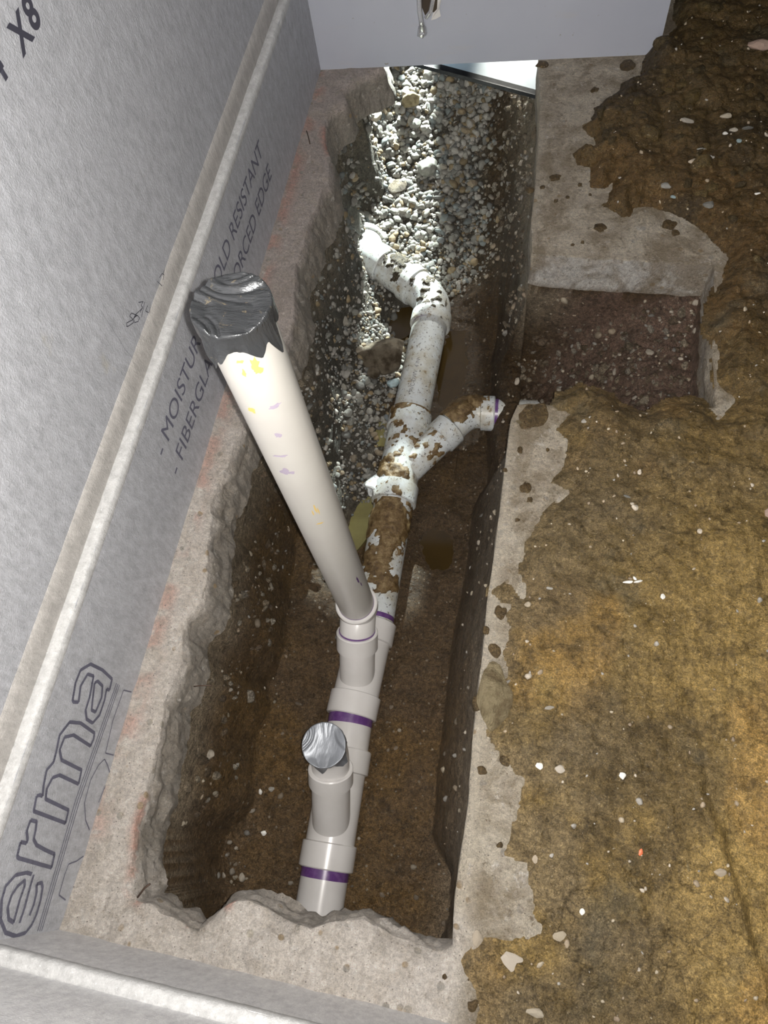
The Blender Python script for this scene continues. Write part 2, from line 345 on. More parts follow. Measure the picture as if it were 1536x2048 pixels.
# large outlined lettering, printed as rows of short dashes
big = [
 # e
 [(62, 1748), (52, 1745), (30, 1750), (10, 1772), (2, 1800), (0, 1840), (10, 1865), (30, 1872), (50, 1865), (62, 1850), (72, 1828), (80, 1800), (84, 1775), (82, 1765), (72, 1768), (72, 1785), (66, 1810), (58, 1830)],
 [(66, 1750), (60, 1770), (48, 1815), (38, 1845)], [(48, 1760), (34, 1772), (22, 1790), (14, 1815), (16, 1838), (26, 1845), (38, 1800), (48, 1772), (48, 1760)],
 # r
 [(60, 1640), (72, 1643), (70, 1660), (66, 1678), (72, 1690), (90, 1700), (108, 1708), (102, 1735), (36, 1716), (33, 1712), (40, 1684), (52, 1686), (54, 1680), (52, 1662), (60, 1640)],
 # m
 [(78, 1590), (84, 1592), (86, 1570), (92, 1540), (106, 1524), (112, 1500), (118, 1470), (138, 1444), (160, 1446), (188, 1466), (186, 1478), (180, 1492), (146, 1470), (128, 1474), (118, 1500), (122, 1520), (162, 1540), (156, 1568), (118, 1550), (104, 1555), (92, 1578), (90, 1598), (136, 1620), (130, 1646), (66, 1622), (72, 1592), (78, 1590)],
 # a
 [(146, 1404), (156, 1404), (160, 1372), (174, 1348), (186, 1352), (178, 1395), (170, 1420), (172, 1438), (184, 1446), (198, 1430), (208, 1400), (212, 1378), (218, 1380), (223, 1358), (204, 1340), (180, 1328), (160, 1340), (150, 1365), (144, 1400), (146, 1404)],
 [(188, 1366), (184, 1400), (182, 1420), (190, 1424), (202, 1395), (204, 1372), (194, 1362), (188, 1366)]]
stroke('printed_logo', big, .0062, M['ink_print'], wl, dash=.0042)
stroke('printed_logo', big, .0011, M['ink_print'], wl, off=.0010)
stroke('printed_underline', [[(74, 1862), (150, 1600), (232, 1366)], [(82, 1862), (158, 1602), (238, 1370)], [(78, 1862), (154, 1601), (235, 1368)]], .0024, M['ink_print'], wl, dash=.0030)
stroke('printed_logo', [[(130, 1800), (117, 1790), (128, 1750), (136, 1728), (152, 1722), (166, 1712)],
    [(178, 1660), (170, 1640), (168, 1605), (180, 1560), (196, 1530), (208, 1518), (214, 1530), (220, 1550), (214, 1565), (206, 1580), (196, 1605)],
    [(226, 1510), (210, 1506), (225, 1440), (246, 1380), (262, 1384)]], .0026, M['ink_print'], wl, dash=.0045)

# torn slot and clear plastic strap on the far wall
def far_pt(x, y, off): return plane_pt(x, y, FA, FN)+FN*off
v = [far_pt(x, y, .0008) for x, y in [(842, -30), (876, -30), (877, 10), (870, 26), (862, 22), (858, 34), (850, 30), (843, 12)]]
mesh('torn_slot', v, [tuple(range(8))], M['dark_cavity'], wf, False)  # flat patch whose dark colour paints the shaded hollow of the slot
v = []; 
for x, y, o1 in [(876, -20, .001), (884, -10, .006), (879, 14, .008), (882, 28, .010), (872, 34, .009), (862, 38, .006), (866, 26, .001), (874, 18, .0009)]: v.append(far_pt(x, y, o1))
mesh('torn_paper', v, [tuple(range(8))], M['paper_torn'], wf, False)

# ------------------------------------------------------------------ floor slab with the broken-out trench
left_px = [(765, 133), (745, 140), (715, 155), (700, 165), (682, 180), (693, 195), (688, 210), (662, 222), (648, 245), (646, 275), (655, 300), (661, 340), (650, 375), (632, 415), (615, 452), (606, 490), (592, 525), (588, 570), (590, 610), (580, 660), (565, 700), (520, 800), (487, 850), (473, 877), (442, 963), (421, 1010), (420, 1061), (413, 1104), (411, 1162), (388, 1221), (368, 1240), (362, 1265), (366, 1322), (345, 1370), (327, 1407), (317, 1481), (298, 1556), (286, 1601), (269, 1659), (263, 1730), (257, 1780)]
near_px = [(270, 1802), (306, 1808), (322, 1826), (343, 1833), (362, 1848), (385, 1866), (405, 1850), (435, 1820), (455, 1808), (476, 1802), (494, 1800), (520, 1812), (540, 1830), (562, 1840), (600, 1852), (625, 1856), (662, 1843), (690, 1846), (725, 1843), (748, 1856), (781, 1875), (820, 1888), (868, 1906), (895, 1900)]
right_px = [(905, 1890), (908, 1800), (925, 1690), (937, 1600), (945, 1480), (960, 1350), (975, 1200), (990, 1100), (1002, 1000), (1013, 900), (1022, 840), (1035, 810), (1060, 806)]
notch_px = [(1120, 812), (1300, 826), (1432, 815), (1425, 700), (1430, 620), (1428, 527), (1250, 518), (1090, 508)]
far_px = [(1064, 502), (1062, 440), (1068, 400), (1076, 300), (1080, 200), (1076, 130)]
g2 = lambda l: [tuple(P(*a)[:2]) for a in l]
L_, N_, R_, T_, U_ = map(g2, (left_px, near_px, right_px, notch_px, far_px))
hole = [(-.66, 3.0)]+L_+N_+R_+T_+U_+[(0.0, 3.0)]
kinds = ['L']+['L']*len(L_)+['N']*len(N_)+['R']*len(R_)+['T']*len(T_)+['R']*len(U_)+['R']
def resample(pts, ks, step):
    out = []; ok = []
    for i in range(len(pts)-1):
        a = np.array(pts[i]); b = np.array(pts[i+1]); n = max(1, int(np.linalg.norm(b-a)/step))
        for k in range(n): out.append(a+(b-a)*k/n); ok.append(ks[i])
    out.append(np.array(pts[-1])); ok.append(ks[-1]); return np.array(out), ok
hb, hk = resample(hole, kinds, .006)
p3 = np.stack([hb[:, 0], hb[:, 1], hb[:, 0]*0], 1)
amp = np.array([{'L': .009, 'N': .007, 'R': .0014, 'T': .002}[k] for k in hk]); amp[0] = amp[-1] = 0
hb = hb+np.stack([fbm(p3, 22, 5, 1, .6), fbm(p3, 22, 5, 2, .6)], 1)*amp[:, None]
outer = [(1.25, 3.0), (1.25, -.55), (-.80, -.55), (-.80, 3.0)]
ob, _ = resample(outer, ['o']*4, .05)
bd = np.concatenate([hb, ob[:]]); nb = len(bd)
xs = np.concatenate([np.arange(-.79, 1.24, .009)]); ys = np.arange(-.54, 2.99, .009)
gx, gy = np.meshgrid(xs, ys); gx = (gx+rng.uniform(-.003, .003, gx.shape)).ravel(); gy = (gy+rng.uniform(-.003, .003, gy.shape)).ravel()
keep = ((gx < .08) | (gx > .30) & (rng.random(gx.shape) < .15) | (rng.random(gx.shape) < .35)) & ((gy < 2.3) | (rng.random(gx.shape) < .1))
gx, gy = gx[keep], gy[keep]
sdg = sdist(gx, gy, np.array(bd)); k = sdg > .004; gx, gy, = gx[k], gy[k]
allp = [Vector((float(a), float(b))) for a, b in bd]+[Vector((float(a), float(b))) for a, b in zip(gx, gy)]
r = delaunay_2d_cdt(allp, [], [list(range(nb))], 1, 1e-6)
tv = np.array([tuple(p) for p in r[0]]); tf = [tuple(x) for x in r[2]]
orig = r[3]; omap = {}
for i, l in enumerate(orig):
    for a in l: omap[a] = i
V = np.concatenate([tv, np.zeros((len(tv), 1))], 1)
sde = sdist(V[:, 0], V[:, 1], hole)                        # negative on the slab
edge = np.exp(sde/.02)
leftz = ss(-.30, -.42, V[:, 0]); nearz = ss(-.09, -.13, V[:, 1])*ss(.06, -.03, V[:, 0])
rough = np.clip(np.maximum(leftz*.6, nearz), 0, 1)
V[:, 2] = fbm(V, 30, 5, 3)*(.0012+.0055*rough) + fbm(V, 9, 3, 4)*.008*nearz - edge*(.003+.016*nearz*(1+fbm(V, 25, 3, 6)))*np.maximum(rough, .1)
V[:, 2] += nearz*(.009*cells(V, 16, 3)+.012*(.35-billow(V, 14, 5, 12)))
V[:, 2] = np.minimum(V[:, 2], .016)
nh = len(hb)
ridx = [omap[i] for i in range(nh)]
# inward direction at each hole boundary vertex
tang = np.gradient(hb, axis=0); tl = np.hypot(tang[:, 0], tang[:, 1])+1e-9; inw = np.stack([-tang[:, 1]/tl, tang[:, 0]/tl], 1)
for _ in range(40): inw = (inw+np.roll(inw, 1, 0)+np.roll(inw, -1, 0))/3
inw /= np.linalg.norm(inw, axis=1)[:, None]
tst = sdist(hb[:, 0]+inw[:, 0]*.01, hb[:, 1]+inw[:, 1]*.01, hole); 
if np.median(tst) < 0: inw = -inw
TH = .115
levels = [.03, .08, .15, .24, .34, .45, .57, .70, .85, 1.0]
lean = np.array([{'L': .024, 'N': .012, 'R': .001, 'T': .003}[k] for k in hk]); lam = np.array([{'L': .013, 'N': .014, 'R': .0035, 'T': .004}[k] for k in hk])
lean = lean*(1+.5*fbm(np.concatenate([hb, hb[:, :1]*0], 1), 7, 2, 8)); lean[0] = lean[-1] = 0
verts = [V]; faces = list(tf); prev = ridx; base = len(V)
for lv in levels:
    q3 = np.stack([hb[:, 0], hb[:, 1], np.full(nh, -lv*TH*1.6)], 1)
    nn = 1.3*fbm(q3, 22, 5, 21, .6)+.5*(billow(q3, 30, 3, 22)-.3)
    off = lean*lv**.8+lam*nn*min(1, lv*3)
    ring = np.concatenate([hb+inw*off[:, None], np.full((nh, 1), -lv*TH)], 1); ring[:, 2] += fbm(q3, 50, 2, 30)*.004*(lv < 1)+V[ridx, 2]*(1-lv)
    cur = list(range(base, base+nh)); base += nh; verts.append(ring)
    faces += [(prev[i], prev[i+1], cur[i+1], cur[i]) for i in range(nh-1)]
    prev = cur
V2 = np.concatenate(verts)
bm = None
sd2 = sdist(V2[:, 0], V2[:, 1], hole)
# base tones: raw cream concrete near the break, grey-pink strip by the left wall, beige right slab, grey fractured faces
cream = np.array([.93, .86, .79]); greyp = np.array([.68, .60, .56]); beige = np.array([.78, .70, .57]); face = np.array([.44, .40, .35])
lz = ss(-.30, -.42, V2[:, 0])[:, None]; nz_ = (ss(-.06, -.12, V2[:, 1])*ss(.06, -.03, V2[:, 0]))[:, None]
c = beige*(1-lz)+(cream*(1-ss(.6, 1.2, V2[:, 1])[:, None])+greyp*ss(.6, 1.2, V2[:, 1])[:, None])*lz
c = c*(1-nz_)+cream*nz_
fz = ss(-.010, -.03, V2[:, 2])[:, None]*((V2[:, 0] < -.2) | (V2[:, 2] < -.06))[:, None]*(1-.6*nz_)
c = c*(1-fz)+face*fz
wf_ = ((V2[:, 2] < -.004) & (V2[:, 2] > -.10) & (V2[:, 1] > 1.30) & (V2[:, 1] < 1.46) & (V2[:, 0] > .04) & (V2[:, 0] < .48))[:, None]; c = np.where(wf_, np.array([.84, .82, .78]), c)
pk = (np.exp(-((V2[:, 0]-(LA.x+.012+(V2[:, 1]+.22)*.0193))/.02)**2)*ss(-.15, .0, V2[:, 1])*.7 + np.clip(1-np.abs(sd2)/.014, 0, 1)*lz[:, 0]*ss(-.05, .1, fbm(V2, 5, 2, 77)))*ss(-.25, .15, fbm(V2, 22, 3, 70))
pk = np.clip(pk, 0, 1)[:, None]*(V2[:, 0] < -.4)[:, None]*(V2[:, 2] > -.012)[:, None]
c = c*(1-.62*pk)+np.array([.80, .30, .20])*.62*pk
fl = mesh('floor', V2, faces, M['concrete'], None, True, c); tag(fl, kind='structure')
for pl in fl.data.polygons: pass

# ------------------------------------------------------------------ trench soil
nx, ny = 330, 800
X = np.linspace(-.80, .62, nx); Y = np.linspace(-.42, 3.05, ny)
GX, GY = [a.ravel() for a in np.meshgrid(X, Y, indexing='ij')]
main = [p for p, k_ in zip(hole, kinds) if k_ != 'T']
main_s = [(x, -.33) if y < -.08 and -.58 < x < -.03 else ((x-.10, y) if x < -.4 and y > 1.95 else (x, y)) for x, y in main]
sdm = sdist(GX, GY, np.array(main_s)); sdh = np.maximum(sdist(GX, GY, np.array(hole)), sdm)
Q = np.stack([GX, GY, GX*0], 1)
wx = GX; wy = GY
floorz = -.565 + .03*fbm(Q, 4, 3, 40)
# far bank of gravel and the left bank
far = ss(1.75, 2.95, wy)*.36
leftb = ss(-.36, -.62, wx+.02*fbm(Q, 6, 2, 41))*ss(.55, 1.0, wy)*.17*ss(2.05, 1.6, wy) + ss(-.50, -.64, wx)*ss(1.3, 1.9, wy)*.12
rightb = ss(-.20, .0, wx)*ss(1.45, 1.95, wy)*.20
Z = floorz+far+leftb+rightb
Z += ss(-.44, -.60, wx)*ss(.75, .35, wy)*.05
# hollow for the puddles
def bowl(cx, cy, rx, ry, d): 
    global Z
    Z = Z-d*np.exp(-(((wx-cx)/rx)**2+((wy-cy)/ry)**2)**1.5)
bowl(-.165, .80, .07, .10, .03); bowl(-.42, .82, .05, .10, .035); bowl(-.20, 1.42, .05, .20, .03); bowl(-.40, 1.18, .035, .05, .02); bowl(-.385, 1.62, .07, .07, .04)
# walls
wid = np.where(wx < -.3, .055, .085)+.02*fbm(Q, 5, 2, 43)
wid = wid*(1-.8*ss(.05, -.06, wy))
t = np.where(sdm <= 0, 0, np.clip(sdm/wid, 0, 1)**.75)
wallz = -.113
Zm = wallz*(1-t)+Z*t
# notch pit on the right: slopes from right down to the trench
innotch = (sdh > 0) & (sdm <= 0)
zn = -.135-.30*ss(.44, .0, wx)**1.2-.05*ss(1.0, 1.15, wy)*ss(1.4, 1.3, wy)
zn = np.where(sdh < .03, np.maximum(zn, -.115-(.45*np.clip(sdh/.03, 0, 1))), zn)
Zn = np.where(innotch, zn, Zm)
inside_m = (sdm > 0) & (wy > .98) & (wy < 1.38) & (wx > -.14)
Zn = np.where(inside_m, np.minimum(Zm, -.43-.13*ss(.0, -.12, wx))*1.0, Zn)
Z = Zn
und = np.where(sdh > 0, 1.0, 0.0)
steep = np.exp(-((sdm-.03)/.03)**2)
Z += und*(.010*fbm(Q, 14, 5, 44)+.016*(billow(Q, 18, 4, 45)-.3)*(.4+steep))
Z += und*.010*innotch*(cells(Q, 40, 3)+fbm(Q, 40, 3, 5))
Z += und*.007*cells(Q, 30, 8)*ss(0, .4, fbm(Q, 7, 3, 46)+.2)
Z = np.where(sdh <= .0, -.118, Z); Z = np.minimum(Z, np.where(wy < 2.1, -.112, -.06))
HX = GX.copy(); HY = GY.copy()
j = und*np.clip(steep, 0, 1)
HX += j*.009*fbm(np.stack([GX, GY, Z], 1), 28, 4, 47); HY += j*.007*fbm(np.stack([GX, GY, Z], 1), 28, 4, 48)
Zgrid = Z.reshape(nx, ny)
def gz(x, y):
    fx = np.clip((np.asarray(x)-X[0])/(X[1]-X[0]), 0, nx-2); fy = np.clip((np.asarray(y)-Y[0])/(Y[1]-Y[0]), 0, ny-2)
    i = fx.astype(int); j_ = fy.astype(int); a = fx-i; b = fy-j_
    return (Zgrid[i, j_]*(1-a)+Zgrid[i+1, j_]*a)*(1-b)+(Zgrid[i, j_+1]*(1-a)+Zgrid[i+1, j_+1]*a)*b
brown = np.array([.105, .066, .032]); ochre = np.array([.135, .080, .028]); grey = np.array([.11, .10, .08]); dark = np.array([.050, .027, .010]); rosy = np.array([.165, .105, .075]); dirt = np.array([.27, .22, .155])
c = np.tile(brown, (len(Q), 1)); 
def blend(c, m_, col): m_ = np.clip(m_, 0, 1)[:, None]; return c*(1-m_)+col*m_
c = blend(c, ss(-.1, .5, fbm(Q, 5, 3, 50)), ochre)
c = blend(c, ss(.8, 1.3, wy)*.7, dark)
grav = ss(-.27, -.36, wx+.05*fbm(Q, 8, 2, 53)+.05*ss(1.9, 1.2, wy))*ss(.78, .95, wy)
grav = np.maximum(grav, ss(1.75, 1.95, wy)*ss(-.12, -.2, wx)); c = blend(c, grav, grey)
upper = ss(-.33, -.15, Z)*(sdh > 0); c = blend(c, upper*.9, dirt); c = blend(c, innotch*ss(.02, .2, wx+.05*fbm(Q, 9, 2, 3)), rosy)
c = blend(c, ss(.10, .0, sdm)*(sdm > 0)*(wx > -.3)*ss(1.2, .8, wy)*.7, np.array([.20, .16, .115]))
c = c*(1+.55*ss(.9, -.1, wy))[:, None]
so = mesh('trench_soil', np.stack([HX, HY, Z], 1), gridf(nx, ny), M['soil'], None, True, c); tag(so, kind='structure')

# ------------------------------------------------------------------ wet clay lying on the right slab
mud_px = [(1385, -60), (1352, -5), (1345, 40), (1352, 55), (1340, 65), (1335, 95), (1300, 92), (1288, 115), (1280, 150), (1250, 165), (1235, 185), (1190, 215), (1180, 245), (1165, 250), (1172, 265), (1190, 275), (1188, 300), (1165, 295), (1142, 308), (1150, 330), (1180, 338), (1182, 375), (1210, 380), (1225, 365), (1212, 405), (1195, 408), (1240, 433), (1262, 438), (1268, 418), (1300, 415), (1340, 425), (1390, 450), (1420, 480), (1450, 510), (1442, 560), (1420, 610), (1412, 660), (1440, 700), (1428, 760), (1470, 800), (1440, 835), (1400, 800), (1340, 800), (1290, 830), (1240, 812), (1220, 788), (1160, 770), (1120, 788), (1108, 812), (1138, 828), (1112, 860), (1132, 890), (1125, 930), (1100, 965), (1135, 985), (1100, 1010), (1070, 1045), (1050, 1090), (1042, 1130), (1046, 1192), (1030, 1170), (1010, 1164), (985, 1185), (1020, 1210), (1020, 1250), (1008, 1300), (1012, 1350), (985, 1372), (1000, 1440), (965, 1460), (985, 1490), (1010, 1530), (1050, 1560), (1030, 1600), (1020, 1690), (1000, 1712), (1050, 1728), (1066, 1780), (1070, 1830), (1100, 1856), (1060, 1882), (960, 1878), (925, 1910), (905, 1945), (935, 1985), (960, 2015), (940, 2080), (960, 2250)]
mud = g2(mud_px)+[(1.25, -.55), (1.25, 3.0), (.40, 3.0)]
xs = np.arange(-.03, 1.22, .0045); ys = np.arange(-.52, 2.95, .0055)
mx, my = [a.ravel() for a in np.meshgrid(xs, ys, indexing='ij')]
Qm = np.stack([mx, my, mx*0], 1)
sm = sdist(mx, my, np.array(mud)) + .010*fbm(Qm, 38, 5, 60, .62)+.006*fbm(Qm, 14, 3, 59)
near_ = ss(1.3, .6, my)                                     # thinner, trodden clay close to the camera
big_ = fbm(Qm, 5, 4, 61); rid = billow(Qm, 9, 5, 62)
hgt = ss(0, .05, sm)*(.010+.016*(1-near_)+.010*big_+.022*(rid)*(.6+.8*(1-near_)))+.004*fbm(Qm, 60, 4, 64)*ss(0, .02, sm)
hgt += ss(0, .02, sm)*.012*(1-near_)*cells(Qm, 18, 9)+ss(.0, .02, sm)*.004*cells(Qm, 45, 4)
hgt += .03*np.exp(-(((mx-.36)/.05)**2+((my-2.10)/.05)**2))*ss(-.01, .02, sm)
# long ridge pressed up at the lower right
a, b = np.array(P(1395, 1545)[:2]), np.array(P(1500, 1900)[:2]); e = (b-a)/np.linalg.norm(b-a); s_ = (mx-a[0])*e[1]-(my-a[1])*e[0]; l_ = (mx-a[0])*e[0]+(my-a[1])*e[1]
hgt += .016*ss(-.015, .01, s_+.01*fbm(Qm, 12, 2, 2))*np.exp(-np.clip(s_, 0, 9)/.12)*ss(-.02, .03, l_)*ss(.42, .3, l_)
for px, py, rr, hh in [(1200, 870, .07, .012), (1250, 940, .06, -.01), (1120, 790, .05, .010), (1270, 800, .05, .01), (1390, 600, .03, .006), (1480, 1100, .07, .016), (1400, 200, .09, .03), (1250, 290, .08, .015), (1350, 300, .05, .02), (1490, 330, .06, .02), (1500, 1530, .06, .012)]:
    p = P(px, py); hgt += hh*np.exp(-(((mx-p.x)**2+(my-p.y)**2)/rr**2)**1.3)*ss(0, .02, sm)
mz = np.where(sm > 0, np.maximum(hgt, .001), np.clip(sm*.5, -.008, 0)-.001)
clay = np.array([.33, .225, .080]); clayd = np.array([.175, .122, .050]); clayg = np.array([.23, .175, .10]); cor = np.array([.38, .24, .080])
c = np.tile(clay, (len(Qm), 1)); c = blend(c, ss(.1, -.25, fbm(Qm, 4, 4, 66)), clayd); c = blend(c, ss(.0, .35, fbm(Qm, 6, 3, 67)), cor)
c = blend(c, ss(.30, .05, sm)*ss(-.3, .2, fbm(Qm, 8, 3, 68)+.1)*near_*.75, clayg); c = c*(1-np.array([.52, .55, .52])*(1-near_)[:, None])*(1+.45*ss(.25, .5, mx)*ss(1.2, .3, my)+.35*ss(.7, .0, my))[:, None]  # clay tints, with flash falloff painted in: brighter near, dimmer far
g = gridf(len(xs), len(ys)); kf = (sm[g] > -.008).any(1); g = g[kf]
used, inv = np.unique(g, return_inverse=True); g = inv.reshape(g.shape)
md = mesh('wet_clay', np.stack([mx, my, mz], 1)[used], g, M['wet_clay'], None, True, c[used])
tag(md, 'wet ochre clay spread in lumps over the right side of the concrete floor', 'mud', None, 'stuff')
MXg = mz.reshape(len(xs), len(ys))
def mudz(x, y): 
    i = int(np.clip((x-xs[0])/.0045, 0, len(xs)-1)); j_ = int(np.clip((y-ys[0])/.0055, 0, len(ys)-1)); return max(0.0, float(MXg[i, j_]))
# small splashes of clay on the bare concrete
sp_v = []; sp_f = []
def splash(px, py, r, seed, asp=1.0, ang=0):
    p = P(px, py); n = 22; i0 = len(sp_v); sp_v.append((p.x, p.y, .0045))
    for ring, (rf, z) in enumerate([(.55, .004), (.9, .0022), (1.0, -.001)]):
        for k in range(n):
            a = 2*math.pi*k/n; rr = r*rf*(1+.35*float(vn(np.array([[math.cos(a)*1.6+seed, math.sin(a)*1.6, seed*.7]]))[0]))
            x = math.cos(a)*rr*asp; y = math.sin(a)*rr
            sp_v.append((p.x+x*math.cos(ang)-y*math.sin(ang), p.y+x*math.sin(ang)+y*math.cos(ang), z))
    for k in range(n): sp_f.append((i0, i0+1+k, i0+1+(k+1) % n))
    for rg in range(2):
        for k in range(n): a_ = i0+1+rg*n+k; b_ = i0+1+rg*n+(k+1) % n; sp_f.append((a_, a_+n, b_+n, b_))
for k, (px, py, r_) in enumerate([(1050, 975, .014), (1065, 832, .03), (1338, 450, .02), (1200, 455, .013), (1085, 130, .02), (1160, 370, .006), (1200, 460, .01), (1112, 402, .006), (1085, 375, .008), (1135, 395, .005), (1165, 485, .006), (1255, 130, .02), (1190, 180, .012), (1110, 355, .012), (1145, 490, .005), (990, 1300, .012), (972, 1260, .010), (1000, 1225, .012), (1000, 1690, .006), (965, 1540, .008), (1010, 1520, .012), (925, 1985, .009), (936, 1960, .005), (890, 1955, .005), (945, 2010, .012), (1060, 380, .01), (1180, 390, .005), (1350, 465, .01), (960, 1400, .02), (1060, 1000, .006), (1035, 1040, .006), (1010, 940, .005), (1040, 900, .008), (1095, 900, .004)]):
    splash(px, py, r_, k*3.1, 1.2 if k % 2 else .8, k)
sp_c = np.tile(np.array([.15, .10, .045]), (len(sp_v), 1))
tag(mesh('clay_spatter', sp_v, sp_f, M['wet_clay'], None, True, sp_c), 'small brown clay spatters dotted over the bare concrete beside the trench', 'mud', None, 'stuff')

# ------------------------------------------------------------------ stones
def rock_mesh(name, seed, sub=2, jag=.35, asp=(1, .8, .6)):
    bm = bmesh.new(); bmesh.ops.create_icosphere(bm, subdivisions=sub, radius=1)
    p = np.array([v.co[:] for v in bm.verts]); n = fbm(p, 1.1, 2, seed)*jag+fbm(p, 3.1, 3, seed+3)*jag*.35
    rs = np.random.default_rng(seed)
    # chop with a few planes for flat angular faces
    q = p*(1+n)[:, None]
    for _ in range(7):
        d = rs.normal(size=3); d /= np.linalg.norm(d); h = .62+.3*rs.random(); s = q@d; over = np.clip(s-h, 0, None); q = q-d*over[:, None]*.92
    q = q*np.array(asp)
    for v, c_ in zip(bm.verts, q): v.co = c_
    me = bpy.data.meshes.new(name); bm.to_mesh(me); bm.free(); return me, q
protos = [rock_mesh('stone', 100+i, 2, .35, (1, random.uniform(.65, .95), random.uniform(.45, .8))) for i in range(14)]
def bundle(name, pts, sizes, cols, m, label, cat):
    vs = []; fs = []; cs = []; b0 = 0
    tri = [np.array([tuple(p.vertices) for p in me.polygons]) for me, _ in protos]
    for (x, y, z), s, cc in zip(pts, sizes, cols):
        k = rng.integers(len(protos)); R = np.array(Matrix.Rotation(rng.uniform(0, 6.28), 3, 'Z')@Matrix.Rotation(rng.uniform(-.9, .9), 3, 'X')@Matrix.Rotation(rng.uniform(-.9, .9), 3, 'Y'))
        vs.append(protos[k][1]@R.T*s+np.array([x, y, z])); fs.append(tri[k]+b0); b0 += len(protos[k][1]); cs.append(np.tile(cc, (len(protos[k][1]), 1)))
    o = mesh(name, np.concatenate(vs), np.concatenate(fs), m, None, False, np.concatenate(cs))
    return tag(o, label, cat, None, 'stuff')
pal = np.array([[.30, .29, .26], [.38, .37, .33], [.17, .17, .16], [.44, .42, .38], [.30, .23, .13], [.22, .25, .25], [.48, .46, .42]])*.8
def region(n, fn, x0, x1, y0, y1):
    out = []
    while len(out) < n:
        x = rng.uniform(x0, x1, 4000); y = rng.uniform(y0, y1, 4000); q = np.stack([x, y, x*0], 1)
        k = rng.random(4000) < fn(x, y, q); out += list(zip(x[k], y[k]))
    return np.array(out[:n])
main_a = np.array(main); hole_a = np.array(hole); main_a = np.array(main_s)
PIPE_X = lambda y: np.interp(y, [-.5, .3, .5, .93, 1.6, 1.7, 1.81], [-.333, -.333, -.312, -.307, -.278, -.342, -.482])
def dens(x, y, q):
    s = sdist(x, y, main_a); d = ss(-.27, -.36, x+.06*fbm(q, 8, 2, 53))*ss(.80, 1.05, y+.1*fbm(q, 7, 2, 5))
    d = np.maximum(d, ss(1.68, 1.85, y)*ss(-.10, -.22, x+.05*fbm(q, 8, 2, 5))); d = d*(s > -.01)
    dp = (np.abs(x-PIPE_X(y)) < .075) & (y < 1.80); return d*(~dp)*(.35+.65*ss(-.5, .1, fbm(q, 9, 2, 54)+ .3*ss(1.5, 2.0, y)))
g1 = region(8200, dens, -.72, .05, .75, 2.95)
z1 = gz(g1[:, 0], g1[:, 1]); s1 = np.exp(rng.normal(math.log(.0068), .40, len(g1)))*(.8+.55*ss(1.5, 2.3, g1[:, 1])); s1 = np.clip(s1, .003, .020)
pc = pal[rng.integers(0, len(pal), len(g1))]*rng.uniform(.75, 1.15, (len(g1), 1))
bundle('gravel', np.column_stack([g1, z1+s1*.35]), s1, pc, M['gravel_col'], 'grey and tan crushed gravel filling the far end of the trench', 'gravel')
def dens2(x, y, q):
    s = sdist(x, y, hole_a); sm_ = sdist(x, y, main_a); wall = (s > .002)*(np.exp(-((sm_-.03)/.035)**2))*(.35+.65*(x > -.3)*(y > 1.3)+.4*(x < -.3)); nt = (s > 0)*(sm_ < 0)*.5
    fr = (x > -.3)*(y > 1.75)*(s > 0)*.8; return np.maximum(np.maximum(wall*.5, nt), fr)+.02*(s > .01)
g3 = region(1500, dens2, -.72, .5, -.2, 2.6); z3 = gz(g3[:, 0], g3[:, 1]); s3 = np.clip(np.exp(rng.normal(math.log(.0055), .45, len(g3))), .002, .015)
pal2 = np.array([[.34, .27, .19], [.42, .36, .27], [.26, .2, .14], [.5, .44, .36], [.33, .31, .28]])
bundle('embedded_pebbles', np.column_stack([g3, z3-s3*.25]), s3, pal2[rng.integers(0, 5, len(g3))]*rng.uniform(.35, .9, (len(g3), 1)), M['gravel_col'], 'small pebbles embedded in the brown soil sides of the trench', 'pebbles')
def dens5(x, y, q):
    s = sdist(x, y, hole_a); m_ = sdist(x, y, main_a); up_ = gz(x, y) > -.42
    a = (s > .004)*(m_ > 0)*up_*(((x < -.3)*(y < 1.2))*1.0+((x > -.3)*(y > 1.4))*.7); b = (s > .01)*(m_ < 0)*.6; return np.clip(np.maximum(a, b), 0, 1)
g5 = region(900, dens5, -.72, .5, -.2, 2.5); z5 = gz(g5[:, 0], g5[:, 1]); s5 = np.clip(np.exp(rng.normal(math.log(.0095), .40, len(g5))), .004, .022)
pal5 = np.array([[.24, .19, .13], [.30, .25, .18], [.18, .13, .085], [.34, .30, .24], [.14, .10, .06]])
bundle('soil_clods', np.column_stack([g5, z5-s5*.35]), s5, pal5[rng.integers(0, 5, len(g5))]*rng.uniform(.7, 1.1, (len(g5), 1)), M['soil'], 'crumbly clods of stony brown soil on the trench sides and in the notch', 'soil')
g6 = region(170, lambda x, y, q: (sdist(x, y, np.array(mud)) > .03)*(y > 1.25)*(.3+.7*ss(-.1, .3, fbm(q, 5, 2, 97))), .02, .95, 1.2, 2.7)
z6 = np.array([mudz(a, b) for a, b in g6]); s6 = np.clip(np.exp(rng.normal(math.log(.017), .35, len(g6))), .008, .034)
bundle('clay_clods', np.column_stack([g6, z6-s6*.2]), s6, np.array([[.14, .095, .035], [.10, .07, .028], [.18, .125, .045], [.08, .055, .022]])[rng.integers(0, 4, len(g6))], M['wet_clay'], 'lumpy clods of ochre clay heaped beyond the notch at the upper right', 'mud')
